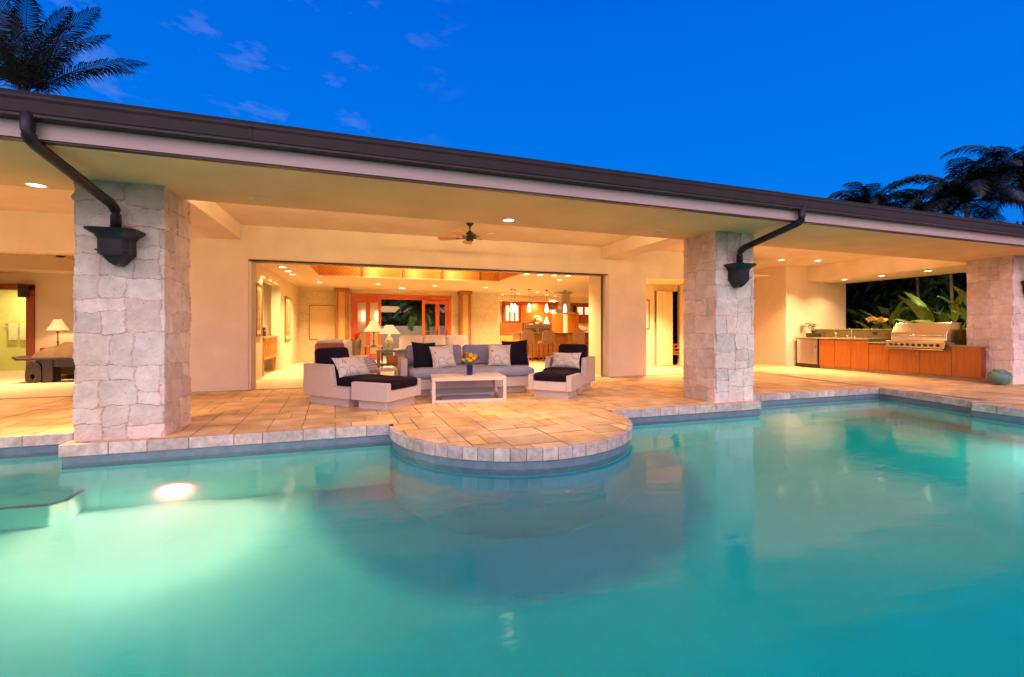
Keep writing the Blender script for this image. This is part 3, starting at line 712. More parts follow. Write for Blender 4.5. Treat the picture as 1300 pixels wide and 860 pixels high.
# sofa
t = thing('wicker_sofa', 'long white wicker sofa with grey blue cushions behind the coffee table', 'sofa', (1.84, 8.75, 0), R(0))
m = M(); m.box(-1.12, 1.12, -.86, .40, .13, .31); m.build('seat_frame', 'wicker', t, bevel=.01)
m = M(); m.box(-1.02, 1.00, -.74, .34, 0, .129); m.build('base', 'wicker', t, bevel=.006)
for s in (-1, 1):
    m = M(); a, b = (-1.24, -1.122) if s < 0 else (1.122, 1.24); m.box(a, b, -.30, .52, .13, .635); m.build('arm', 'wicker', t, bevel=.01)
m = M(); m.box(-1.12, 1.12, .402, .52, .13, .63); m.build('back_frame', 'wicker', t, bevel=.01)
m = M(); pad(m, -1.10, 1.14, -.92, .22, .315, .47, .065); m.build('seat_cushion', 'grey', t, smooth=True)
for x in (-.56, .56):
    m = M(Matrix.Translation((x, .22, .45)) @ Matrix.Rotation(R(-13), 4, 'X')); pad(m, -.55, .55, -.10, .09, 0, .42, .075); m.build('back_cushion', 'grey', t, smooth=True)
def pillow(label, loc, rx, rz, w, h, mt, ry=0, th=.17, name='throw_pillow'):
    o = cushion(w, h, th).build(name, mt, smooth=True); o.rotation_euler = (R(rx), R(ry), R(rz)); o.location = loc
    return tag(o, label, 'pillow')
pillow('navy throw pillow at the left end of the grey sofa', (1.03, 8.52, .70), -16, 20, .50, .50, 'navy', 3)
pillow('ring patterned pillow on the sofa beside the left navy pillow', (1.36, 8.42, .67), -20, 8, .46, .44, 'rings', -5)
pillow('ring patterned pillow on the sofa beside the right navy pillow', (2.46, 8.44, .675), -18, -6, .46, .44, 'rings', 3)
pillow('navy throw pillow at the right end of the grey sofa', (2.80, 8.50, .71), -16, -18, .52, .52, 'navy', -3)
pillow('ring patterned lumbar pillow on the right wicker armchair', (3.68, 8.02, .58), -22, -43, .58, .32, 'rings')
pillow('ring patterned lumbar pillow leaning in the left wicker armchair', (-.22, 7.70, .58), -35, 38, .60, .36, 'rings')
pillow('trellis patterned pillow behind the ring patterned one in the left armchair', (.02, 8.02, .57), -30, 52, .46, .36, 'trellis')
# coffee table
t = thing('coffee_table', 'open white rectangular coffee table holding the flower vase', 'coffee table', (1.62, 7.53, 0), R(-5))
m = M(); m.box(-.60, .60, -.40, .40, .35, .405); m.build('table_top', 'white_al', t, bevel=.004)
for x in (-.60, .545):
    for y in (-.40, .345): m = M(); m.box(x, x+.055, y, y+.055, 0, .349); m.build('leg', 'white_al', t, bevel=.003)
m = M()
m.box(-.544, .544, -.40, -.35, .001, .05); m.box(-.544, .544, .35, .40, .001, .05); m.box(-.599, -.55, -.344, .344, .001, .05); m.box(.55, .599, -.344, .344, .001, .05); m.build('lower_frame', 'white_al', t, bevel=.003)
m = M(); m.box(-.42, .42, -.26, .26, .001, .03); m.build('lower_panel', 'grey', t, bevel=.004)  # grey panel low within the table frame
# vase with flowers
t = thing('flower_vase', 'square cobalt glass vase of red and yellow flowers on the coffee table', 'vase', (1.66, 7.50, .4055))
m = M(); m.prism([(-.045, -.045), (.045, -.045), (.045, .045), (-.045, .045)], 0, .17); m.build('vase', 'cobalt', t, bevel=.008)
m = M(); random.seed(2)
for k in range(26):
    a = random.uniform(0, 6.28); r = random.uniform(0, .12); z = .17+random.uniform(.03, .14)
    m.tube([(.01*math.cos(a), .01*math.sin(a), .15), (r*math.cos(a)*.6, r*math.sin(a)*.6, z*.9), (r*math.cos(a), r*math.sin(a), z)], .0035, 5)
    m.add([(r*math.cos(a), r*math.sin(a), z), (r*math.cos(a)+.03, r*math.sin(a)+.02, z+.03), (r*math.cos(a)+.05, r*math.sin(a)-.01, z+.01), (r*math.cos(a)+.02, r*math.sin(a)-.03, z)], [(0, 1, 2, 3)])
m.build('foliage', 'stem', t)
def bloom(m, c, r, n=7, seed=0):
    rd = random.Random(seed); tl = Euler((rd.uniform(-.8, .8), rd.uniform(-.8, .8), 0)).to_matrix().to_4x4()
    for k in range(n):
        a = 6.283*k/n; d = Vector((math.cos(a), math.sin(a), 0)); s = Vector((-d.y, d.x, 0)); v = [Vector((0, 0, 0)), d*r*.5+s*r*.28+Vector((0, 0, r*.22)), d*r*1.0+Vector((0, 0, r*.15)), d*r*.5-s*r*.28+Vector((0, 0, r*.22))]
        m.add([tl @ q+Vector(c) for q in v], [(0, 1, 2, 3)])
for k in range(17):
    a = k*2.4; r = .02+.125*math.sqrt(k/17); z = .22+.12*(1-(r/.16)**2)+random.uniform(-.03, .03)
    c = (r*math.cos(a)*1.15, r*math.sin(a), z)
    red = k in (4, 9, 13, 16); m = M()
    for q in range(3): bloom(m, (c[0], c[1], c[2]+q*.008), .048-.010*q, 7, k*7+q)
    m.ball(c, .012, n=6, m=4); m.build('bloom', 'red' if red else 'yellow', t)
# small white table between armchair and sofa
t = thing('side_table', 'small white wicker side table between left armchair and sofa', 'side table', (.33, 9.05, 0))
m = M(); m.box(-.24, .24, -.24, .24, .38, .42); m.build('table_top', 'white_al', t, bevel=.004)
for x in (-.24, .20):
    for y in (-.24, .20): m = M(); m.box(x, x+.04, y, y+.04, 0, .379); m.build('leg', 'white_al', t)

# ------------------------------------------------------------------ ceiling fixtures
def fan(label, loc, drop, rz, R_=.62):
    t = thing('ceiling_fan', label, 'ceiling fan', loc, rz)
    m = M(); m.lathe([(.03, -.06), (.045, -.035), (.075, -.008), (.075, 0)], n=20); m.cyl((0, 0, -drop+.06), .013, drop-.06, 10); m.build('mount', 'bronze2', t, smooth=True)
    m = M(); m.lathe([(.03, -.20), (.06, -.195), (.075, -.175), (.05, -.16), (.12, -.14), (.15, -.115), (.14, -.09), (.09, -.06), (.04, -.02), (.02, .0)], (0, 0, -drop+.08), 24); m.build('motor', 'bronze2', t, smooth=True)
    for k in range(5):
        T = Matrix.Rotation(2*math.pi*k/5, 4, 'Z') @ Matrix.Translation((0, 0, -drop-.06)) @ Matrix.Rotation(R(11), 4, 'X')
        m = M(T); m.prism([(.20, -.055), (.30, -.08), (R_-.06, -.095), (R_-.015, -.065), (R_, 0), (R_-.015, .065), (R_-.06, .095), (.30, .08), (.20, .055)], 0, .007); b = m.build('blade', 'oak', t)
        m = M(T); m.box(.10, .26, -.018, .018, -.010, -.001); m.build('bracket', 'bronze2', b)
    return t
fan('five blade ceiling fan with honey wood blades on the porch ceiling', (1.87, 8.42, 3.185), .22, R(12))
fan('ceiling fan with wooden blades in the bedroom at the left', (-6.45, 12.6, 3.10), .22, R(172), .80)
def downlight(label, x, y, z, power=0, group=None, r=.075, size=.15, name='recessed_light', col_=WARM, spread=None):
    t = thing(name, label, 'ceiling light', (x, y, z), 0, group)
    m = M(); pr = []; n = 24
    m.lathe([(r+.022, 0), (r+.022, -.006), (r+.002, -.008), (r, -.004), (r, 0)], n=n, cap=False); m.build('trim_ring', 'white', t, smooth=False)
    m = M(); m.lathe([(r, -.003), (r, -.0025)], n=n); m.build('lens', 'lens', t)
    if power: light('lamp', 'AREA', (0, 0, -.012), power, col_, size, parent=t, spread=R(spread or (102 if z > 2.74 else 125)))
    return t
downlight('lit recessed light in the porch soffit just right of the fan', 1.95, 6.22, 2.75, 26)
downlight('lit recessed light in the porch soffit left of the large pillar', -3.42, 6.28, 2.75, 55)
downlight('added hidden recessed light in the porch soffit behind the middle pillar', 5.70, 7.1, 3.185, 110)  # put out of sight behind the pillar for extra porch light
downlight('left of two lit lights in the upper ceiling near the grill counter', 11.45, 10.1, 3.185, 75)
downlight('right of two lit lights in the upper ceiling near the grill counter', 12.6, 9.9, 3.185, 70)
for (y, l) in ((10.1, 'farthest of three lights under the beam above the outdoor counter'), (9.05, 'middle one of three lights under the beam above the outdoor counter'), (7.93, 'nearest of three lights under the beam above the outdoor counter')):
    downlight(l, 13.96, y, 2.70, 30)
downlight('lit recessed light in the left porch ceiling before the bedroom', -6.8, 8.1, 3.185, 55)
for x, y, l in ((-1.22, 6.12, 'round flush speaker grille in the soffit right of the large pillar'), (4.46, 6.22, 'round flush speaker grille in the soffit left of the middle pillar'), (-3.72, 6.02, 'round flush speaker grille in the soffit at the far left')):
    t = thing('ceiling_speaker', l, 'speaker', (x, y, 2.75))
    m = M(); m.lathe([(.115, 0), (.115, -.006), (.098, -.009), (.096, -.004), (.096, 0)], n=32, cap=False); m.build('rim', 'inwall', t)
    m = M(); m.lathe([(.096, -.004), (.096, -.003)], n=32); m.build('grille', 'soffit', t)
for x0, x1, l, p in ((-12.5, -3.0, 'added slim light strip unseen behind the soffit, left porch bay', 95), (-2.1, 5.3, 'added slim light strip unseen behind the soffit, middle porch bay', 135), (6.2, 13.0, 'added slim light strip unseen behind the soffit, right porch bay', 90)):
    xm = (x0+x1)/2; t = thing('added_light_strip', l, 'fill light', (xm, YI(xm)+.03, 2.95)); hl = (x1-x0)/2  # strips added out of sight to brighten porch ceiling and walls
    m = M(); sl = .028; m.prism([(-hl, -sl*hl), (hl, sl*hl), (hl, sl*hl+.03), (-hl, -sl*hl+.03)], -.02, .02); m.build('profile', 'white', t)
    lo = light('lamp', 'AREA', (0, .06, .0), p, WARM, .1, (R(140), 0, math.atan(sl)), parent=t); lo.data.shape = 'RECTANGLE'; lo.data.size = hl*2; lo.data.size_y = .05
# living room lights
for i, y in enumerate((12.29, 13.11, 13.85)):
    downlight('one of three lights in a row along the left living room ceiling', -1.95, y, 2.70, 45, 'row of three lights over the left living room wall')
downlight('light before the coral stone wall panel in the living room', -1.44, 15.9, 2.70, 120)
downlight('light in front of the red entry doors, left one', .38, 15.98, 2.70, 110)
downlight('wide round light close to the red entry doors', 1.26, 17.3, 2.70, 22, r=.12, size=.22)
downlight('light in front of the red entry doors, right one', 2.29, 15.96, 2.70, 110)
downlight('light in front of the right cane column', 4.15, 15.99, 2.70, 120)
for x in (3.87+.35, 4.62, 5.05, 5.48):
    downlight('one of four lights in a row just inside the right end of the wide opening', x, 11.8, 2.70, 50, 'row of four lights inside the wide opening')
downlight('single light beyond the row of four, right of the opening', 5.67, 12.85, 2.70, 45)
for x, y in ((5.72, 19.2), (6.68, 17.4), (7.6, 18.6), (8.3, 19.3), (6.2, 18.4)):
    downlight('small recessed light in the kitchen ceiling', x, y, 2.70, 80, 'small lights in the kitchen ceiling')
for x, y in ((.2, 11.2), (2.4, 11.2)): light('recess_fill', 'AREA', (x, y+1, 3.5), 130, WARM, .8, spread=R(120))  # unseen lamps added in the living room ceiling recess
for x, y in ((.2, 13.7), (1.4, 13.7), (2.6, 13.7)): light('recess_fill', 'AREA', (x, y-.4, 2.86), 26, (1, .55, .2), .25, (R(140), 0, 0))  # added uplights, out of view, brightening the recess panels
light('hall_fill', 'AREA', (-3.4, 12.5, 2.6), 22, WARM, .3)  # added unseen lamp that brightens the hall
light('bedroom_fill', 'AREA', (-7.0, 12.3, 3.05), 170, WARM, .8, spread=R(118))  # bedroom fill added above the header, no fixture
light('bath_fill', 'AREA', (-9.0, 16.0, 2.45), 45, (1, .82, .40), .3)  # added lamp without fixture for the bathroom
light('side_room_fill', 'AREA', (8.0, 11.2, 2.6), 190, WARM, .5, spread=R(115))  # unseen fill added to light the side room
light('garden_fill', 'AREA', (15.4, 8.6, 2.6), 24, (1, .85, .5), .2, (0, R(-35), 0))  # added fill on the broad leaves, source unseen
light('court_palm_fill', 'AREA', (1.9, 21.8, .3), 55, (1, .75, .4), .3, (R(150), 0, 0))  # added upward light on the court palm, source unseen
light('entry_fill', 'AREA', (1.2, 19.4, 2.3), 50, WARM, .3)  # fill lamp added outside the entry doors

# ------------------------------------------------------------------ outdoor kitchen
t = thing('outdoor_kitchen_counter', 'cherry wood outdoor counter with stone top along the garden window', 'counter', (12.92, 0, 0))
ys = [6.35, 6.88, 7.52, 8.20, 8.70, 9.17, 9.64, 10.10]
m = M(); m.box(.02, .72, 6.352, 8.70, .09, .775); m.box(.02, .72, 8.70, 10.12, .09, .875); m.build('cabinet', 'cherryd', t)
m = M(); m.box(.04, .70, 6.20, 10.14, 0, .09); m.build('plinth', 'mortar', t)
for i in range(len(ys)-1):
    ztop = .77 if ys[i] < 8.6 else .87
    if 6.8 < ys[i] < 8.1: ztop = .655
    m = M(); m.box(0, .02, ys[i]+.006, ys[i+1]-.006, .095, ztop); d = m.build('cabinet_door', 'cherry', t, bevel=.002)
    if i in (1, 2):
        y = ys[2]-.05 if i == 1 else ys[2]+.05
        h = M(); h.tube([(-.001, y, .56), (-.03, y, .57), (-.03, y, .63), (-.001, y, .64)], .006, 6); h.build('handle', 'chrome', d, smooth=True)
m = Mx(); m.box(-.03, .75, 6.31, 6.92, .777, .81); m.box(-.03, .75, 8.22, 8.699, .80, .835); m.box(-.03, .75, 8.70, 10.90, .885, .925); m.build('counter_top', 'grantop', t, bevel=.004)
m = M(); m.box(.60, .74, 6.92, 8.22, .78, .82); m.box(.0, .75, 8.66, 8.698, .836, .924); m.build('counter_end', 'granite', t)
m = M(); m.box(.751, .79, 6.3, 10.93, .70, 1.155); m.build('backsplash', 'slate', t)
m = M(); m.box(.735, 1.20, 6.3, 10.94, 1.156, 1.185); m.build('ledge', 'grantop', t, bevel=.004)
m = M(); m.box(.743, .7508, 8.97, 9.09, 1.02, 1.10); m.build('socket', 'black', t)
t = thing('beverage_fridge', 'stainless under counter fridge at the far end of the outdoor counter', 'fridge', (12.92, 10.12, 0))
m = M(); m.box(.02, .66, .02, .76, .09, .88); m.build('body', 'black', t)
m = M(); m.box(-.02, .018, .03, .70, .12, .87); d = m.build('door', 'steel', t, bevel=.004)
m = M(); m.tube([(-.05, .08, .20), (-.05, .08, .80)], .010, 8); m.build('handle', 'chrome', d, smooth=True)
m = M(); m.box(.0, .02, -.02, .76, .01, .11); m.build('kick_plate', 'black', t)
# grill
t = thing('gas_grill', 'wide stainless steel built-in gas grill with domed lid and nine knobs', 'grill', (12.92, 6.95, 0))
m = M(); m.box(-.06, .60, 0, 1.25, .70, .875); m.build('body', 'steel', t, bevel=.006)
m = M(); m.prism([(-.10, .70), (-.14, .72), (-.10, .86), (-.05, .865), (-.05, .70)], .0, 1.25, 'Y'); m.build('control_panel', 'steel', t, bevel=.004)
m = M(); m.box(-.13, .10, .0, 1.25, .876, .895); m.build('front_shelf', 'steel', t, bevel=.004)
m = M(); m.box(-.15, -.05, .005, 1.245, .685, .697); m.build('drip_tray', 'steel', t)
for k in range(9):
    T = Matrix.Translation((-.12, .13+k*.125, .79)) @ Matrix.Rotation(R(-72), 4, 'Y')
    m = M(T); m.lathe([(.036, 0), (.036, .006), (.026, .008), (.024, .034), (.020, .037)], n=18); kn = m.build('knob', 'knob', t, smooth=False)
m = M(); m.prism([(.02, .897), (.02, 1.06), (.05, 1.12), (.22, 1.335), (.28, 1.345), (.56, 1.345), (.60, 1.30), (.60, .897)], .03, 1.22, 'Y'); lid = m.build('lid', 'steel', t, bevel=.012, seg=3)
m = M(); m.tube([(-.03, .10, 1.02), (-.03, 1.15, 1.02)], .014, 10); m.tube([(.02, .16, 1.02), (-.03, .16, 1.02)], .010, 8); m.tube([(.02, 1.09, 1.02), (-.03, 1.09, 1.02)], .010, 8); m.build('handle', 'chrome', lid, smooth=True)
# faucet and dispenser
t = thing('bar_faucet', 'curved chrome faucet with side levers on the outdoor counter', 'faucet', (13.38, 9.48, .9255))
m = M(); m.tube([(0, 0, 0), (0, 0, .25), (-.02, 0, .275), (-.08, 0, .28), (-.11, 0, .25), (-.11, 0, .20)], .011, 10); m.build('spout', 'chrome', t, smooth=True)
m = M(); m.cyl((0, .10, 0), .018, .06, 12); m.cyl((0, -.10, 0), .018, .06, 12); m.tube([(0, .10, .055), (-.05, .13, .07)], .007, 6); m.tube([(0, -.10, .055), (-.05, -.13, .07)], .007, 6); m.box(-.02, .02, -.13, .13, 0, .014); m.build('levers', 'chrome', t, smooth=False)
t = thing('soap_dispenser', 'slim chrome soap dispenser left of the curved faucet', 'dispenser', (13.38, 9.95, .9255))
m = M(); m.cyl((0, 0, 0), .014, .15, 12); m.build('bottle', 'chrome', t, smooth=True); m = M(); m.tube([(0, 0, .15), (-.005, 0, .185), (-.05, 0, .18)], .006, 6); m.build('nozzle', 'chrome', t, smooth=True)
def orchid(label, loc, pot_dims, mt, n, spread, h, lean, seed, potm='dark', leafm='banana'):
    t = thing('potted_orchid', label, 'orchid', loc); rd = random.Random(seed)
    px, py, pz = pot_dims; m = M(); m.box(-px, px, -py, py, 0, pz); m.build('pot', potm, t, bevel=.006)
    m = M()
    for k in range(12):
        a = rd.uniform(0, 6.28); L = rd.uniform(.12, .22); d = Vector((math.cos(a), math.sin(a), 0)); s = Vector((-d.y, d.x, 0))*.03
        p = [Vector((0, 0, pz)), d*L*.5+Vector((0, 0, pz+.10)), d*L+Vector((0, 0, pz+.07))]
        m.add([p[0], p[1]+s, p[2], p[1]-s], [(0, 1, 2, 3)])
    m.build('leaves', leafm, t)
    st = M(); b = M()
    for k in range(n):
        u = k/n; a = rd.uniform(-spread, spread); y = a*.9; x = rd.uniform(-.10, .06)
        c = Vector((x+lean[0]*u, y+lean[1]*(abs(a)+.2)*(1 if rd.random() < .8 else -.6), pz+h*(.45+.55*rd.random())))
        if k % 4 == 0: st.tube([(0, 0, pz), (c.x*.4, c.y*.3, pz+h*.7), tuple(c)], .004, 5)
        bloom(b, c, .075, 5, seed+k); bloom(b, (c.x-.01, c.y, c.z+.01), .065, 5, seed+k+50)
    st.build('stems', 'stem', t); b.build('blooms', mt, t)
orchid('white orchid in a dark box pot at the far end of the outdoor counter', (13.25, 10.55, .9255), (.10, .17, .13), 'petal', 30, .26, .32, (.0, .35), 5)
orchid('yellow orchid in a black bowl on the window ledge above the sink', (13.9, 9.12, 1.186), (.10, .10, .09), 'orchid', 34, .22, .22, (0, .1), 9, 'black')
t = thing('ceramic_pot', 'round celadon glazed pot on the paving beside the far right pillar', 'pot', (12.80, 5.98, 0))
m = M(); m.lathe([(.09, 0), (.14, .03), (.185, .12), (.19, .19), (.155, .26), (.10, .285), (.115, .31), (.10, .315), (.085, .29), (.13, .24), (.15, .15), (.08, .03)], n=32); m.build('bowl', 'celadon', t, smooth=True)

# ------------------------------------------------------------------ interior furniture
t = thing('living_room_sofa', 'cream living room sofa seen just inside the wide opening', 'sofa', (1.76, 12.2, 0))
m = M(); m.box(-1.05, 1.05, -.45, .45, .08, .42); m.build('seat_frame', 'cream', t, bevel=.03)
for x in (-.95, .95): m = M(); pad(m, x-.12, x+.12, -.45, .45, .1, .66, .06); m.build('arm', 'cream', t, smooth=True)
m = M(); pad(m, -.83, .83, .25, .45, .2, .86, .06); m.build('back', 'cream', t, smooth=True)
for x in (-.62, 0, .62): m = M(Matrix.Translation((x, .08, .42)) @ Matrix.Rotation(R(-8), 4, 'X')); pad(m, -.31, .31, -.11, .12, 0, .60, .09); m.build('back_cushion', 'cream', t, smooth=True)
m = M(); pad(m, -.83, .83, -.47, .1, .42, .56, .05); m.build('seat_cushion', 'cream', t, smooth=True)
t = thing('console_table', 'dark teal console table with lower shelf beside the cream sofa', 'table', (.62, 11.75, 0))
m = M(); m.box(-.38, .40, -.22, .22, .61, .66); m.build('table_top', 'teal', t, bevel=.004)
m = M(); m.box(-.34, .36, -.19, .19, .27, .30); m.build('shelf', 'teal', t)
for x in (-.37, .31):
    for y in (-.21, .13): m = M(); m.box(x, x+.08, y, y+.08, 0, .609); m.build('leg', 'teal', t, bevel=.003)
m = M(); m.box(-.20, .28, -.14, .14, .0, .20, tint=None); o = m.build('storage_box', 'cherry', loc=(.68, 11.75, .301), bevel=.006); tag(o, 'reddish wooden box on the lower shelf of the teal console', 'box')
m = M(); m.box(-.11, .11, -.08, .08, 0, .03); o = m.build('book', 'magenta', loc=(.38, 11.66, .301), bevel=.002); tag(o, 'magenta covered book lying on the teal console shelf', 'book')
def tlamp(label, loc, base_h, shade_r, shade_h, base='porcelain', thin=False, watt=6):
    t = thing('table_lamp', label, 'table lamp', loc)
    m = M()
    if thin: m.lathe([(.08, 0), (.09, .01), (.02, .03), (.012, .10), (.025, .14), (.012, .18), (.012, base_h*.8), (.03, base_h*.85), (.01, base_h)], n=16)
    else: m.lathe([(.08, 0), (.09, .015), (.055, .03), (.09, .10), (.115, base_h*.45), (.09, base_h*.66), (.05, base_h*.74), (.06, base_h*.8), (.012, base_h*.86), (.01, base_h)], n=20)
    m.build('lamp_base', base, t, smooth=True)
    m = M(); m.lathe([(shade_r, 0), (shade_r*.82, shade_h*.25), (shade_r*.55, shade_h*.62), (shade_r*.36, shade_h)], (0, 0, base_h-.02), 24, cap=False); m.build('lamp_shade', 'shade', t, smooth=True)
    light('bulb', 'POINT', (0, 0, base_h+shade_h*.35), watt, WARM, .04, parent=t)
tlamp('porcelain table lamp with wide cream shade on the teal console', (.55, 11.75, .661), .42, .27, .22)
tlamp('taller table lamp with bell shade behind the porcelain lamp', (.20, 13.3, .70), .43, .26, .30, 'dark', True)
t = thing('glass_side_table', 'slim metal side table with glass top behind the teal console', 'side table', (.20, 13.3, 0))
m = M(); m.box(-.25, .25, -.25, .25, .675, .699); m.build('table_top', 'teal', t)
for x in (-.24, .21):
    for y in (-.24, .21): m = M(); m.box(x, x+.03, y, y+.03, 0, .674); m.build('leg', 'dark', t)
t = thing('lounge_chair', 'brown backed lounge chair with fluffy roll just inside the opening', 'chair', (-.86, 10.9, 0), R(170))
m = M(); m.box(-.32, .32, -.30, .35, .30, .40); m.build('seat', 'cream', t, bevel=.02)
m = M(Matrix.Translation((0, -.28, .35)) @ Matrix.Rotation(R(8), 4, 'X')); m.box(-.32, .32, -.04, .04, 0, .50); m.build('backrest', 'cherryd', t, bevel=.01)
m = M(); m.tube([(-.28, -.36, .89), (-.1, -.36, .90), (.1, -.36, .90), (.28, -.36, .89)], .055, 12); m.build('fluffy_roll', 'cream', t, smooth=True)
for x in (-.30, .26):
    for y in (-.28, .30): m = M(); m.box(x, x+.04, y, y+.04, 0, .30); m.build('leg', 'dark', t)
t = thing('cream_side_chair', 'cream upholstered chair with curved back beside the brown lounge chair', 'chair', (-.15, 11.3, 0), R(100))
m = M(); pad(m, -.28, .28, -.28, .28, .38, .54, .05); m.build('seat', 'cream', t, smooth=True)
m = M(); pad(m, -.28, .28, .20, .32, .40, .93, .055); m.build('backrest', 'cream', t, smooth=True)
for x in (-.25, .21):
    for y in (-.25, .21): m = M(); m.box(x, x+.04, y, y+.04, 0, .39); m.build('leg', 'cherry', t)
# planter by the door
t = thing('red_bromeliad', 'red leaved plant in a tall dark planter left of the entry doors', 'plant', (-.35, 17.2, 0))
m = M(); m.lathe([(.13, 0), (.17, .5), (.19, .78), (.17, .80)], n=16); m.build('planter', 'dark', t, smooth=True)
m = M(); rd = random.Random(4)
for k in range(26):
    a = rd.uniform(0, 6.28); L = rd.uniform(.15, .30); d = Vector((math.cos(a), math.sin(a), 0)); s = Vector((-d.y, d.x, 0))*.012
    m.add([Vector((0, 0, .78))-s, Vector((0, 0, .78))+s, d*L*.45+s*1.5+Vector((0, 0, .78+L*.9)), d*L*.8+Vector((0, 0, .78+L*1.1)), d*L*.45-s*1.5+Vector((0, 0, .78+L*.9))], [(0, 1, 2, 3, 4)])
m.build('leaves', 'red', t)
# wall art
def picture(label, loc, rz, w, h, fr, inner, border=.05, mount=None):
    t = thing('framed_picture', label, 'picture', loc, rz)
    m = M(); b = border
    m.box(-w/2, w/2, -.03, 0, -h/2, -h/2+b); m.box(-w/2, w/2, -.03, 0, h/2-b, h/2); m.box(-w/2, -w/2+b, -.03, 0, -h/2+b, h/2-b); m.box(w/2-b, w/2, -.03, 0, -h/2+b, h/2-b); m.build('frame', fr, t, bevel=.004)
    m = M(); m.box(-w/2+b, w/2-b, -.012, -.001, -h/2+b, h/2-b); m.build('print' if not mount else 'mat_board', mount or inner, t)
    if mount: m = M(); q = b+.09; m.box(-w/2+q, w/2-q, -.016, -.0125, -h/2+q, h/2-q); m.build('print', inner, t)
picture('large pale gold panel in thin frame on the coral stone wall', (-1.55, 18.195, 1.43), 0, .92, 1.28, 'gold', 'paper', .03)
picture('framed print on the left living room wall nearest the opening', (-2.365, 11.72, 1.62), R(90), .62, 1.22, 'gold', 'print', .06, 'paper')
picture('narrow framed print on the left living room wall beyond the hall', (-2.365, 15.72, 1.50), R(90), .95, 1.38, 'gold', 'print', .07, 'paper')
picture('tall dark framed print deep inside the hall', (-3.6, 14.69, 1.65), 0, .5, 1.3, 'dark', 'print', .05)
picture('pale picture glowing on the wall of the side room', (8.45, 12.495, 1.65), 0, .42, .95, 'gold', 'white', .05)
# hall console
t = thing('hall_console', 'slatted wooden console with stone top inside the hall opening', 'console', (-3.0, 13.5, 0))
m = M(); m.box(-.55, .60, -.9, .9, .93, .99); m.build('top', 'grantop', t, bevel=.004)
for x in (.53,):
    m = M(); m.box(x, x+.05, -.88, .88, .40, .48); m.box(x, x+.05, -.88, .88, .86, .929)
    for k in range(9): m.box(x, x+.05, -.88+k*.214, -.88+k*.214+.05, .48, .86)
    m.build('slatted_front', 'oak', t)
for y in (-.86, .80): m = M(); m.box(.50, .56, y, y+.06, 0, .40); m.build('leg', 'oak', t)
m = M(); m.box(-.06, .06, -.06, .06, 0, .13); m.box(-.03, .03, -.03, .03, .13, .17); m.box(-.06, .06, -.06, .06, .17, .23); o = m.build('carved_figure', 'dark', loc=(-2.58, 13.35, .991), bevel=.01); tag(o, 'small dark carved ornament on the hall console', 'ornament')
# kitchen
t = thing('kitchen_island', 'curved oak kitchen bar with dark granite top behind the stools', 'kitchen island', (6.9, 16.6, 0))
m = M(); m.box(-1.35, .55, -.30, .60, .08, .98); m.box(.55, 2.6, -.62, .60, .08, .98); m.build('base', 'oak', t, bevel=.01)
m = Mx(); m.box(-1.50, .50, -.55, .70, .985, 1.03); m.box(.50, 2.8, -.80, .70, .985, 1.03); m.build('counter_top', 'granite', t, bevel=.006)
m = M(); m.box(-1.33, 2.5, -.22, .55, 0, .08); m.build('plinth', 'dark', t)
def stool(label, loc, rz):
    t = thing('bar_stool', label, 'bar stool', loc, rz)
    m = M(); pad(m, -.24, .24, -.22, .22, .62, .72, .04); m.build('seat', 'chairf', t, smooth=True)
    m = M(); pr = []
    for k in range(9):
        a = math.pi*k/8; pr.append((-.25*math.cos(a), 1.0+.16*math.sin(a)))
    m.prism([(-.25, .70)]+pr+[(.25, .70)], .18, .25, 'Y'); m.build('backrest', 'chairf', t, bevel=.02)
    for x in (-.22, .18):
        for y in (-.20, .17): m = M(); m.box(x, x+.04, y, y+.04, 0, .63); m.build('leg', 'cherryd', t)
    m = M(); m.box(-.18, .18, -.19, -.165, .25, .28); m.box(-.18, .18, .175, .20, .25, .28); m.build('footrest', 'chrome', t)
stool('tan upholstered bar stool, left of the pair at the kitchen bar', (5.58, 15.75, 0), R(180+8))
stool('tan upholstered bar stool, right of the pair at the kitchen bar', (6.34, 15.62, 0), R(180+4))
stool('tan upholstered bar stool half hidden at the right end of the kitchen bar', (7.62, 15.25, 0), R(180-50))
for i, (x, l) in enumerate(((5.23, 'first'), (5.46, 'second'), (5.93, 'third'), (6.65, 'fourth'), (7.43, 'fifth'))):
    y = 16.3 if i != 1 else 16.6
    t = thing('pendant_lamp', l+' from the left of five glowing pendant lamps over the kitchen bar', 'pendant lamp', (x, y, 2.70), 0, 'pendant lamps over the kitchen bar')
    m = M(); m.lathe([(.055, -.03), (.06, 0)], n=16); m.build('canopy', 'bronze2', t)
    m = M(); m.cyl((0, 0, -.56), .005, .53, 6); m.build('cord', 'bronze2', t)
    m = M(); m.lathe([(.06, -.86), (.066, -.80), (.05, -.66), (.03, -.58), (.02, -.55)], n=16); m.build('glass', 'pendglass', t, smooth=True)
    light('bulb', 'POINT', (0, 0, -.93), 5, WARM, .05, parent=t)
t = thing('range_hood', 'stainless island range hood with flat glass canopy and chimney', 'range hood', (7.55, 17.2, 0))
m = M(); m.box(-.58, .58, -.35, .35, 1.80, 1.86); m.prism([(-.5, 1.861), (.5, 1.861), (.25, 2.0), (-.25, 2.0)], -.25, .25, 'Y'); m.build('canopy', 'steel', t, bevel=.005)
m = M(); m.box(.05, .45, -.18, .18, 2.0, 2.64); m.box(-.05, .55, -.25, .25, 2.64, 2.69); m.build('chimney', 'steel', t, bevel=.004)
t = thing('kitchen_cabinets', 'wall of glowing red orange cherry cabinets at the back of the kitchen', 'cabinets', (0, 20.6, 0))
m = M(); m.box(6.15, 10.9, -.36, -.005, 2.34, 2.46); m.build('cornice', 'cherryd', t)
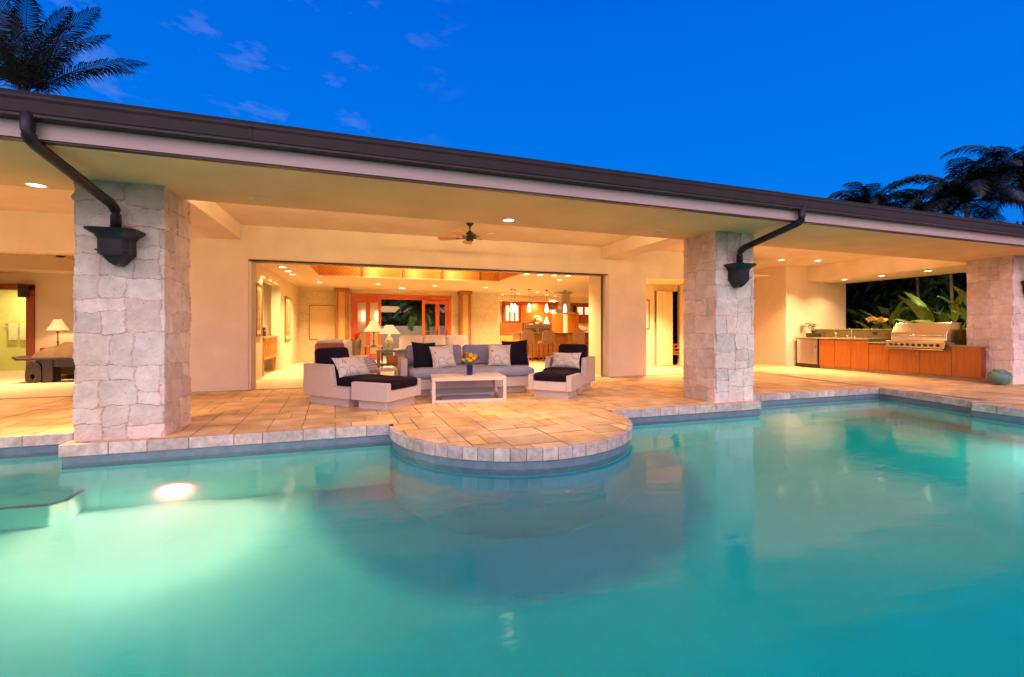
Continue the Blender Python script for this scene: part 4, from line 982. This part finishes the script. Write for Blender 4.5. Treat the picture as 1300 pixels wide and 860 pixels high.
m = M(); m.box(5.45, 6.95, -.60, -.005, 0, 1.48); m.build('lower_cabinet', 'cherryd', t)
m = M(); m.box(6.12, 6.93, -.34, -.005, 1.52, 2.34); c_ = m.build('glass_cabinet', 'cherryd', t)
for x in (6.22, 6.45, 6.68): m = M(); m.box(x, x+.15, -.352, -.342, 1.56, 2.28); m.build('lit_pane', 'cablight', c_)
m = M(); m.box(6.96, 8.40, -.30, -.005, 1.46, 2.335); m.build('upper_panel', 'cherry', t)
m = M(); m.box(6.96, 8.40, -.62, -.005, 0, .66); m.build('base_cabinet', 'cherry', t)
m = M(); m.box(8.42, 9.80, -.70, -.005, .0, 2.0); m.build('fridge_panel', 'cherry', t, bevel=.01)
m = M(); m.box(8.98, 9.20, -.712, -.701, .3, 1.95); m.build('fridge_gap', 'white', t)
m = M(); m.box(9.82, 10.9, -.36, -.005, 1.45, 2.33); c_ = m.build('right_cabinet', 'cherryd', t)
for x in (9.9, 10.3): m = M(); m.box(x, x+.28, -.372, -.362, 1.9, 2.26); m.build('lit_pane', 'cablight', c_)
m = M(); m.box(9.82, 10.9, -.62, -.005, 0, .92); m.build('right_base', 'cherryd', t)
m = M(); m.box(5.3, 11.0, -1.0, -.37, 2.47, 2.69); m.build('bulkhead', 'inwall', H); bpy.data.objects['bulkhead'].location.y = 20.6
t = thing('double_oven', 'stainless double oven with two dark windows behind the kitchen bar', 'oven', (7.7, 20.0, 0))
m = M(); m.box(-.70, .70, -.02, .50, .67, 1.42); m.build('body', 'steel', t, bevel=.005)
for x in (-.62, .06): m = M(); m.box(x, x+.56, -.035, -.021, .85, 1.22); m.build('oven_window', 'black', t)
m = M()
for k in range(12): m.cyl((-.6+k*.11, -.03, 1.30), .02, .03, 8)
m.build('knobs', 'knob', t)
t = thing('white_bouquet', 'round white bouquet standing on the double oven', 'bouquet', (7.72, 20.1, 1.422))
m = M(); m.lathe([(.08, 0), (.12, .06), (.10, .09)], n=12); m.build('bowl', 'white', t)
m = M(); rd = random.Random(8)
for k in range(60):
    a = rd.uniform(0, 6.28); b = rd.uniform(0, 1.5); bloom(m, (.27*math.cos(a)*math.cos(b), .14*math.sin(a)*math.cos(b), .10+.26*math.sin(b)), .07, 5, k)
m.build('blooms', 'petal', t)
m = M(); m.lathe([(.17, 0), (.13, .12), (.05, .28), (.0, .36)], n=5); o = m.build('folded_napkin', 'white', loc=(8.2, 20.1, 1.422)); tag(o, 'white cone shaped napkin right of the bouquet on the oven', 'napkin')
m = M(); m.lathe([(.05, 0), (.24, .16), (.28, .30), (.26, .30), (.22, .17), (.04, .02)], n=24); o = m.build('white_bowl', 'white', loc=(10.1, 20.2, .9215), smooth=True); tag(o, 'large white bowl on the counter right of the fridge panels', 'bowl')
light('under_cabinet_lamp', 'AREA', (10.2, 20.1, 1.42), 12, WARM, .3)
light('cabinet_lamp', 'AREA', (7.7, 19.9, 2.32), 26, (1, .6, .3), .4, (R(20), 0, 0))
# low cabinet before the coral wall right
m = M(); m.box(-.5, .5, -.2, .2, 0, .88); o = m.build('low_wooden_cabinet', 'oak', loc=(5.95, 19.3, 0), bevel=.006); tag(o, 'low pale wooden cabinet left of the kitchen bar', 'cabinet')
# bedroom
t = thing('bed', 'bed under a brown blanket in the left bedroom', 'bed', (-5.92, 14.0, 0))
m = M(); m.box(-1.4, 1.3, -.75, 1.1, .12, .42); m.build('bed_frame', 'dark', t, bevel=.01)
m = M(); nx, ny = 40, 26; vs = []
for j in range(ny+1):
    for i in range(nx+1):
        u, v = i/nx, j/ny; x, y = -1.42+2.74*u, -.78+1.9*v; e_ = min(u, 1-u, v*1.0, 1-v)*6
        z = .44+.42*min(1, e_)**.5+.022*math.sin(9*x+3*y)*math.sin(7*y-2*x)+.012*math.sin(23*x+5*y)
        vs.append((x, y, z))
m.add(vs, [(j*(nx+1)+i, j*(nx+1)+i+1, (j+1)*(nx+1)+i+1, (j+1)*(nx+1)+i) for j in range(ny) for i in range(nx)]); m.build('blanket', 'brownf', t, smooth=True)
t = thing('wooden_bench', 'dark carved wooden bench with flared top and scroll feet before the bed', 'bench', (-5.94, 12.75, 0))
m = M(); m.prism([(-1.30, .56), (-1.22, .50), (1.22, .50), (1.30, .56), (1.28, .59), (1.20, .545), (-1.20, .545), (-1.28, .59)], -.24, .24, 'Y'); m.build('top', 'dark', t, bevel=.006)
m = M(); m.box(-.95, .95, -.12, .12, .34, .499); m.build('apron', 'dark', t)
for x in (-1.0, .78):
    m = M()
    for r0 in (.12,):
        sg = lambda q, e_: math.copysign(abs(q)**e_, q)
        pts = [(x+.03+.14*sg(math.cos(a), .62)*(1-.18*math.sin(a)), .235+.233*sg(math.sin(a), .55)) for a in [2*math.pi*k/20 for k in range(20)]]
        pin = [(x+.02+.035*math.cos(a), .15+.07*math.sin(a)) for a in [2*math.pi*k/20 for k in range(20)]]
        vs = [(p[0], -.16, p[1]) for p in pts]+[(p[0], -.16, p[1]) for p in pin]+[(p[0], .16, p[1]) for p in pts]+[(p[0], .16, p[1]) for p in pin]
        fs = []
        for i in range(20):
            k = (i+1) % 20; fs += [(i, k, 20+k, 20+i), (40+i, 60+i, 60+k, 40+k), (i, 40+i, 40+k, k), (20+i, 20+k, 60+k, 60+i)]
        m.add(vs, fs)
    m.box(x+.18, x+.36, -.15, .15, 0, .498); m.box(x-.05, x+.05, -.15, .15, 0, .06)
    m.build('foot', 'dark', t, bevel=.006)
t = thing('nightstand', 'dark nightstand under the bedroom lamp', 'nightstand', (-7.62, 14.85, 0)); m = M(); m.box(-.28, .28, -.22, .22, 0, .70); m.build('body', 'cherryd', t, bevel=.006)
tlamp('slim iron bedroom lamp with pleated cream shade', (-7.62, 14.80, .701), .47, .22, .28, 'dark', True, 14)
m = M(); m.box(-.08, .08, -.07, .07, 0, .34); o = m.build('wall_speaker', 'black', loc=(-8.42, 14.98, 2.0), bevel=.006); tag(o, 'small black box speaker high beside the bedroom door frame', 'speaker')
t = thing('towel_bar', 'towel bar on the yellow bathroom wall', 'towel bar', (-9.45, 16.695, 1.32)); m = M(); m.tube([(-.30, -.06, 0), (.30, -.06, 0)], .01, 8); m.tube([(-.28, 0, 0), (-.28, -.06, 0)], .008, 6); m.build('rail', 'bronze2', t)
for x, l in ((-.12, 'cream towel hanging left on the bathroom towel bar'), (.13, 'cream towel hanging right on the bathroom towel bar')):
    m = M(); m.prism([(-.085, -.02), (-.075, .012), (-.055, .012), (-.04, -.02), (-.045, -.46), (-.08, -.46)], -.10, .10, 'X'); o = m.build('towel', 'green_towel', loc=(-9.45+x, 16.695, 1.32), bevel=.006); tag(o, l, 'towel')
# slatted low chair outside the side room
t = thing('slatted_garden_chair', 'low honey wood slatted chair outside the side room door', 'chair', (9.72, 12.95, 0))
m = M(); m.box(-.35, .35, -.30, .30, .32, .37); m.build('seat', 'oak', t)
m = M()
for z in (.40, .52, .64): m.box(-.35, .35, -.30, -.26, z, z+.05)
for x in (-.35, -.02, .31): m.box(x, x+.04, -.301, -.259, .37, .70)
m.build('backrest', 'oak', t)
for x in (-.35, .31):
    for y in (-.30, .26): m = M(); m.box(x, x+.04, y, y+.04, -.03, .32); m.build('leg', 'oak', t)

# ------------------------------------------------------------------ plants
def frond(m, base, az, el, L, droop, wid, n=34, rd=random, stiff=.0, lw=.028):
    d = Vector((math.cos(az), math.sin(az), 0)); pts = []; p = Vector(base); e = el; st = L/n
    for k in range(n+1):
        pts.append((p.copy(), e)); dirv = d*math.cos(e)+Vector((0, 0, math.sin(e))); p = p+dirv*st; e -= droop/n*(.4+1.2*k/n)
    side = Vector((-d.y, d.x, 0))
    m.tube([q[0] for q in pts[::2]], .026, 5, r2=.004)
    for k in range(4, n+1):
        p, e = pts[k]; u = k/n; dirv = d*math.cos(e)+Vector((0, 0, math.sin(e))); upv = side.cross(dirv).normalized()
        ln = wid*(math.sin(math.pi*min(1, u*.86+.13))**.6)*rd.uniform(.85, 1.1)
        for s in (-1, 1):
            for q in (0, .5):
                b = p+dirv*st*q; ou = (side*s*.86+dirv*(.40+.35*u)+upv*rd.uniform(-.02, .22)).normalized()
                t1 = b+ou*ln*.5; dn = Vector((0, 0, -1)); t2 = b+ou*ln*.86+dn*ln*rd.uniform(.12, .42)*(1-stiff)
                wv = dirv*lw*.5
                m.add([b-wv*.6, b+wv*.6, t1+wv, t2, t1-wv], [(0, 1, 2, 4), (4, 2, 3)])
def palm(label, base, height, nf, L, seed, name='coconut_palm', wid=.75, els=(-.2, 1.35), droop=1.3, tr=.16, az=None, lw=.03, group=None, stiff=0., leafm='leaf'):
    t = thing(name, label, 'palm tree', base, 0, group); rd = random.Random(seed)
    m = M(); pts = [(.25*math.sin(k*.5)*k/8, .1*k/8, height*k/8) for k in range(9)]; m.tube(pts, tr, 12, r2=tr*.62); m.build('trunk', 'trunk', t, smooth=True)
    top = Vector(pts[-1]); m = M()
    for k in range(nf):
        a = k*2.399+rd.uniform(-.2, .2); e = els[0]+(els[1]-els[0])*((k+.5)/nf)**.8
        frond(m, top, a, e, L*rd.uniform(.85, 1.1), droop*rd.uniform(.8, 1.15), wid, rd=rd, lw=lw, stiff=stiff)
    m.build('crown', leafm, t)
    return t
palm('tall palm with upright feathery fronds rising behind the roof at the left', (-13.1, 23.6, 0), 10.6, 17, 4.7, 12, wid=1.0, els=(.75, 1.55), droop=.8, lw=.055)
palm('bushy palm behind the roof at the far right', (19.7, 9.9, 0), 5.5, 30, 2.5, 3, 'areca_palm', .6, (-.1, 1.35), 1.9, .10, lw=.036)
palm('smaller palm with drooping fronds behind the roof, left of the bushy one', (19.2, 12.7, 0), 5.75, 26, 2.1, 7, 'areca_palm', .5, (-.1, 1.3), 2.0, .10, lw=.036)
palm('palm crown partly cut by the right edge of the view', (20.9, 9.0, 0), 6.1, 24, 2.6, 15, 'areca_palm', .6, (-.1, 1.3), 1.8, .10, lw=.034)
palm('low palm tops between the two right palms behind the roof', (21.2, 12.1, 0), 5.6, 18, 1.7, 19, 'areca_palm', .5, (-.1, 1.2), 1.9, .10, lw=.034)
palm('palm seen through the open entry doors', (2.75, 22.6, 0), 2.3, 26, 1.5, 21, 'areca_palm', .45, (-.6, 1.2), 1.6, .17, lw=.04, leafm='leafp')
def bigleaf(m, base, az, el, stalk, L, W, droop, rd, twist=0):
    d = Vector((math.cos(az), math.sin(az), 0)); side = Vector((-d.y, d.x, 0)); p = Vector(base); e = el
    pts = [p.copy()]
    for k in range(4): p = p+(d*math.cos(e)+Vector((0, 0, math.sin(e))))*stalk/4; pts.append(p.copy()); e -= .06
    m[0].tube(pts, .018, 6, r2=.010)
    n = 14; L_ = []
    for k in range(n+1):
        dirv = d*math.cos(e)+Vector((0, 0, math.sin(e))); up = side.cross(dirv); u = k/n
        wv = W*.31*(math.sin(math.pi*min(1, u**.75))**.8 if 0 < u < 1 else 0)+.004; sd = side*math.cos(twist)+up*math.sin(twist); up2 = sd.cross(dirv)
        rip = .02*math.sin(k*2.3)
        L_.append([p-sd*wv-up2*(-wv*.35+rip), p-sd*wv*.5+up2*wv*.12, p.copy(), p+sd*wv*.5+up2*wv*.12, p+sd*wv-up2*(-wv*.35-rip)])
        p = p+dirv*L/n; e -= droop/n*(.5+u)
    vs = [q for r in L_ for q in r]; m[1].add(vs, [(j*5+i, j*5+i+1, (j+1)*5+i+1, (j+1)*5+i) for j in range(n) for i in range(4)])
def banana(label, base, leaves, seed):
    t = thing('broad_leaf_plant', label, 'plant', base); rd = random.Random(seed); a, b = M(), M()
    for l in leaves: bigleaf((a, b), (rd.uniform(-.15, .15), rd.uniform(-.15, .15), 0), *[R(l[0]), R(l[1])], l[2], l[3], l[4], l[5], rd, l[6] if len(l) > 6 else 0)
    a.build('stems', 'stem', t, smooth=True); b.build('leaves', 'banana', t, smooth=True)
banana('arching yellow green broad leaf plant behind the sink window ledge', (15.9, 10.1, 0), [(250, 82, 1.35, 1.0, .30, 1.7, .6), (190, 80, .9, .9, .3, 1.2, -.5), (300, 75, 1.0, .8, .28, 1.3, .4), (120, 78, 1.0, .8, .26, 1.1, .5), (230, 84, 1.5, 1.1, .34, 1.9, -.7), (160, 82, 1.2, .9, .30, 1.3, .7)], 1)
banana('broad leaf plant with tall upright leaf behind the grill', (15.8, 8.55, 0), [(100, 84, 1.5, 1.1, .36, .8, .8), (200, 76, 1.2, .9, .36, 1.3, -.7), (150, 70, 1.1, 1.0, .34, 1.3, .6), (260, 80, 1.2, .9, .30, 1.0, -.4), (60, 75, 1.1, 1.0, .3, 1.4, .5), (225, 84, 1.35, 1.1, .34, .9, .9), (130, 80, 1.3, 1.2, .36, .7, -.9), (180, 82, 1.4, .9, .34, 1.6, .2)], 2)
banana('broad leaf plant between the grill lid and the far right pillar', (15.6, 7.4, 0), [(95, 80, 1.3, 1.2, .34, .9, -.7), (170, 72, 1.25, .95, .38, 1.2, .8), (230, 78, 1.15, .9, .32, 1.2, -.6), (120, 66, 1.1, 1.1, .34, 1.3, .6), (40, 80, 1.3, .9, .3, .8), (210, 84, 1.3, 1.1, .36, 1.0, .9), (150, 82, 1.4, 1.2, .34, .6, -.8), (270, 80, 1.2, .9, .3, 1.4, .5)], 3)
banana('low broad leaf plant below the yellow orchid outside', (15.7, 9.3, 0), [(200, 70, .8, .8, .3, 1.3, .5), (150, 74, .9, .7, .28, 1.2, -.5), (260, 68, .8, .8, .3, 1.4, .4), (95, 72, .9, .8, .26, 1.3, .5)], 4)
banana('spiky plant outside the side room door', (9.9, 14.2, 0), [(a, 80-abs(k-7)*2, .5, 1.0, .07, .7) for k, a in enumerate(range(0, 360, 24))], 6)
def thicket(label, x0, x1, y0, y1, z1, n, seed, s=.22, name='garden_thicket'):
    rd = random.Random(seed); m = M()
    for k in range(n):
        c = Vector((rd.uniform(x0, x1), rd.uniform(y0, y1), rd.uniform(0, 1)**.8*z1)); q = Euler((rd.uniform(-1.2, 1.2), rd.uniform(-1.2, 1.2), rd.uniform(0, 6.28))).to_matrix(); l = s*rd.uniform(.6, 1.5)
        m.add([c+q @ Vector(v) for v in ((0, 0, 0), (l*.4, l*.22, .02), (l, 0, -.05), (l*.4, -l*.22, .02))], [(0, 1, 2, 3)])
    return tag(m.build(name, 'leafd'), label, 'foliage', kind='stuff')
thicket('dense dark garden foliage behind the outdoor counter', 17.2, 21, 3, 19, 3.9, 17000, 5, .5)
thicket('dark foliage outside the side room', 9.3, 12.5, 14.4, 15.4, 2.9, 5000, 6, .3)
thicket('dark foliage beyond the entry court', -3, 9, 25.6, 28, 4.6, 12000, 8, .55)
tu = thicket('leafy undergrowth between the broad leaf plants and the dark garden', 16.2, 17.1, 6.6, 11.5, 1.75, 620, 15, .42, 'garden_undergrowth')
tu.data.materials[0] = M_['under']
for i, (x, y) in enumerate(((17.0, 9.9), (16.8, 8.9), (17.1, 8.0), (16.9, 7.3))):
    m = M(); m.tube([(0, 0, 0), (.05, .03, 1.5), (.02, .08, 3.2)], .05, 8, r2=.04); t = thing('palm_stem', 'slender dark palm stem standing in the garden behind the counter', 'palm stem', (x, y, 0), 0, 'slender palm stems behind the outdoor counter'); m.build('trunk', 'trunk', t, smooth=True)
# entry court behind the doors
m = M(); m.box(-3, 8, 20.8 if False else 18.5, 26, -.05, -.004); struct(m.build('entry_court_floor', 'mortar'))
t = thing('entry_railing', 'thin white railing beyond the open entry doors', 'railing', (0, 21.5, 0))
m = M(); m.box(.0, 3.0, -.02, .02, 1.06, 1.10); m.box(0, 3.0, -.02, .02, .10, .13)
m.build('rail', 'rail', t)
for k in range(22): m = M(); x = .05+k*.135; r_ = .03 if k % 8 == 5 else .011; m.box(x-r_, x+r_, -r_, r_, .13, 1.06 if r_ < .02 else 1.14); m.build('baluster', 'rail', t)
m = M(); m.box(-2, 6, 24.0, 24.3, 2.05, 2.35); o = m.build('gate_beam', 'soffit'); tag(o, 'pale beam of the entry gate seen through the doors', 'beam')
m = M(); m.box(-1, 5.5, 25.2, 25.4, 0, 1.35); o = m.build('court_wall', 'rail'); tag(o, 'low pale courtyard wall beyond the entry railing', 'wall')
m = M(); m.box(5.2, 5.4, 20.81, 26, 0, 3); m.box(-3.2, -3.0, 18.6, 26, 0, 3); o = m.build('court_side_wall', 'stucco'); tag(o, 'stucco side walls flanking the entry court', 'wall')
for x, l in ((-.12, 'left wall sconce glowing behind the glass entry door'), (.42, 'right wall sconce glowing behind the glass entry door')):
    m = M(); m.lathe([(.03, 0), (.045, .05), (.045, .35), (.03, .40)], n=12); o = m.build('wall_sconce', 'sconce', loc=(x, 19.2, 1.5), smooth=True); tag(o, l, 'sconce')
m = M(); m.box(-.6, .52, 19.3, 19.4, 0, 2.6); o = m.build('court_screen_wall', 'stucco'); tag(o, 'short stucco wall carrying the sconces outside the entry', 'wall')

# ------------------------------------------------------------------ pool lamps
def poollamp(label, loc, rz, power, col_=(1, .90, .60)):
    t = thing('pool_light', label, 'pool light', loc, rz)
    T = Matrix.Rotation(R(90), 4, 'X')
    m = M(T); m.lathe([(.155, 0), (.155, .02), (.125, .028), (.12, .015), (.12, 0)], n=28, cap=False); m.build('ring', 'steel', t)
    m = M(T); m.lathe([(.12, .001), (.115, .014), (.06, .024), (.01, .027)], n=28); m.build('lens', 'poollens', t, smooth=True)
    light('lamp', 'AREA', (0, -.05, 0), power, col_, .2, (R(-78), 0, 0), parent=t)
poollamp('round underwater light glowing on the pool wall near the left pillar', (-1.95, 5.78, -1.34), 0, 1000, (1, .072, .050))
poollamp('added unseen underwater light on the right pool wall', (9.19, 3.0, -1.1), R(-90), 42, (.0, 1, .92))  # side wall lamps added out of view to light the water teal
poollamp('added unseen underwater light on the left pool wall', (-8.99, 1.5, -1.1), R(90), 8, (.0, 1, .92))
poollamp('left one of three added underwater lights on the wall behind the camera', (-3.6, -1.29, -.85), R(180), 5, (.0, 1, .92))  # this row is added, unseen, and brightens the near pool floor
poollamp('middle one of three added underwater lights on the wall behind the camera', (1.2, -1.29, -.85), R(180), 9, (.0, 1, .92))
poollamp('right one of three added underwater lights on the wall behind the camera', (5.2, -1.29, -.85), R(180), 15, (.0, 1, .92))

# ------------------------------------------------------------------ render settings
sc.render.engine = 'CYCLES'; cy = sc.cycles
cy.use_denoising = True
try: cy.denoiser = 'OPENIMAGEDENOISE'
except Exception: pass
cy.max_bounces = 8; cy.diffuse_bounces = 4; cy.glossy_bounces = 4; cy.transmission_bounces = 6; cy.volume_bounces = 0; cy.transparent_max_bounces = 6
cy.sample_clamp_indirect = 4; cy.caustics_reflective = False; cy.caustics_refractive = True; cy.blur_glossy = 1
cy.use_adaptive_sampling = True; cy.adaptive_threshold = .02
vs_ = sc.view_settings; vs_.view_transform = 'Standard'; vs_.look = 'None'; vs_.exposure = 0; vs_.gamma = 1
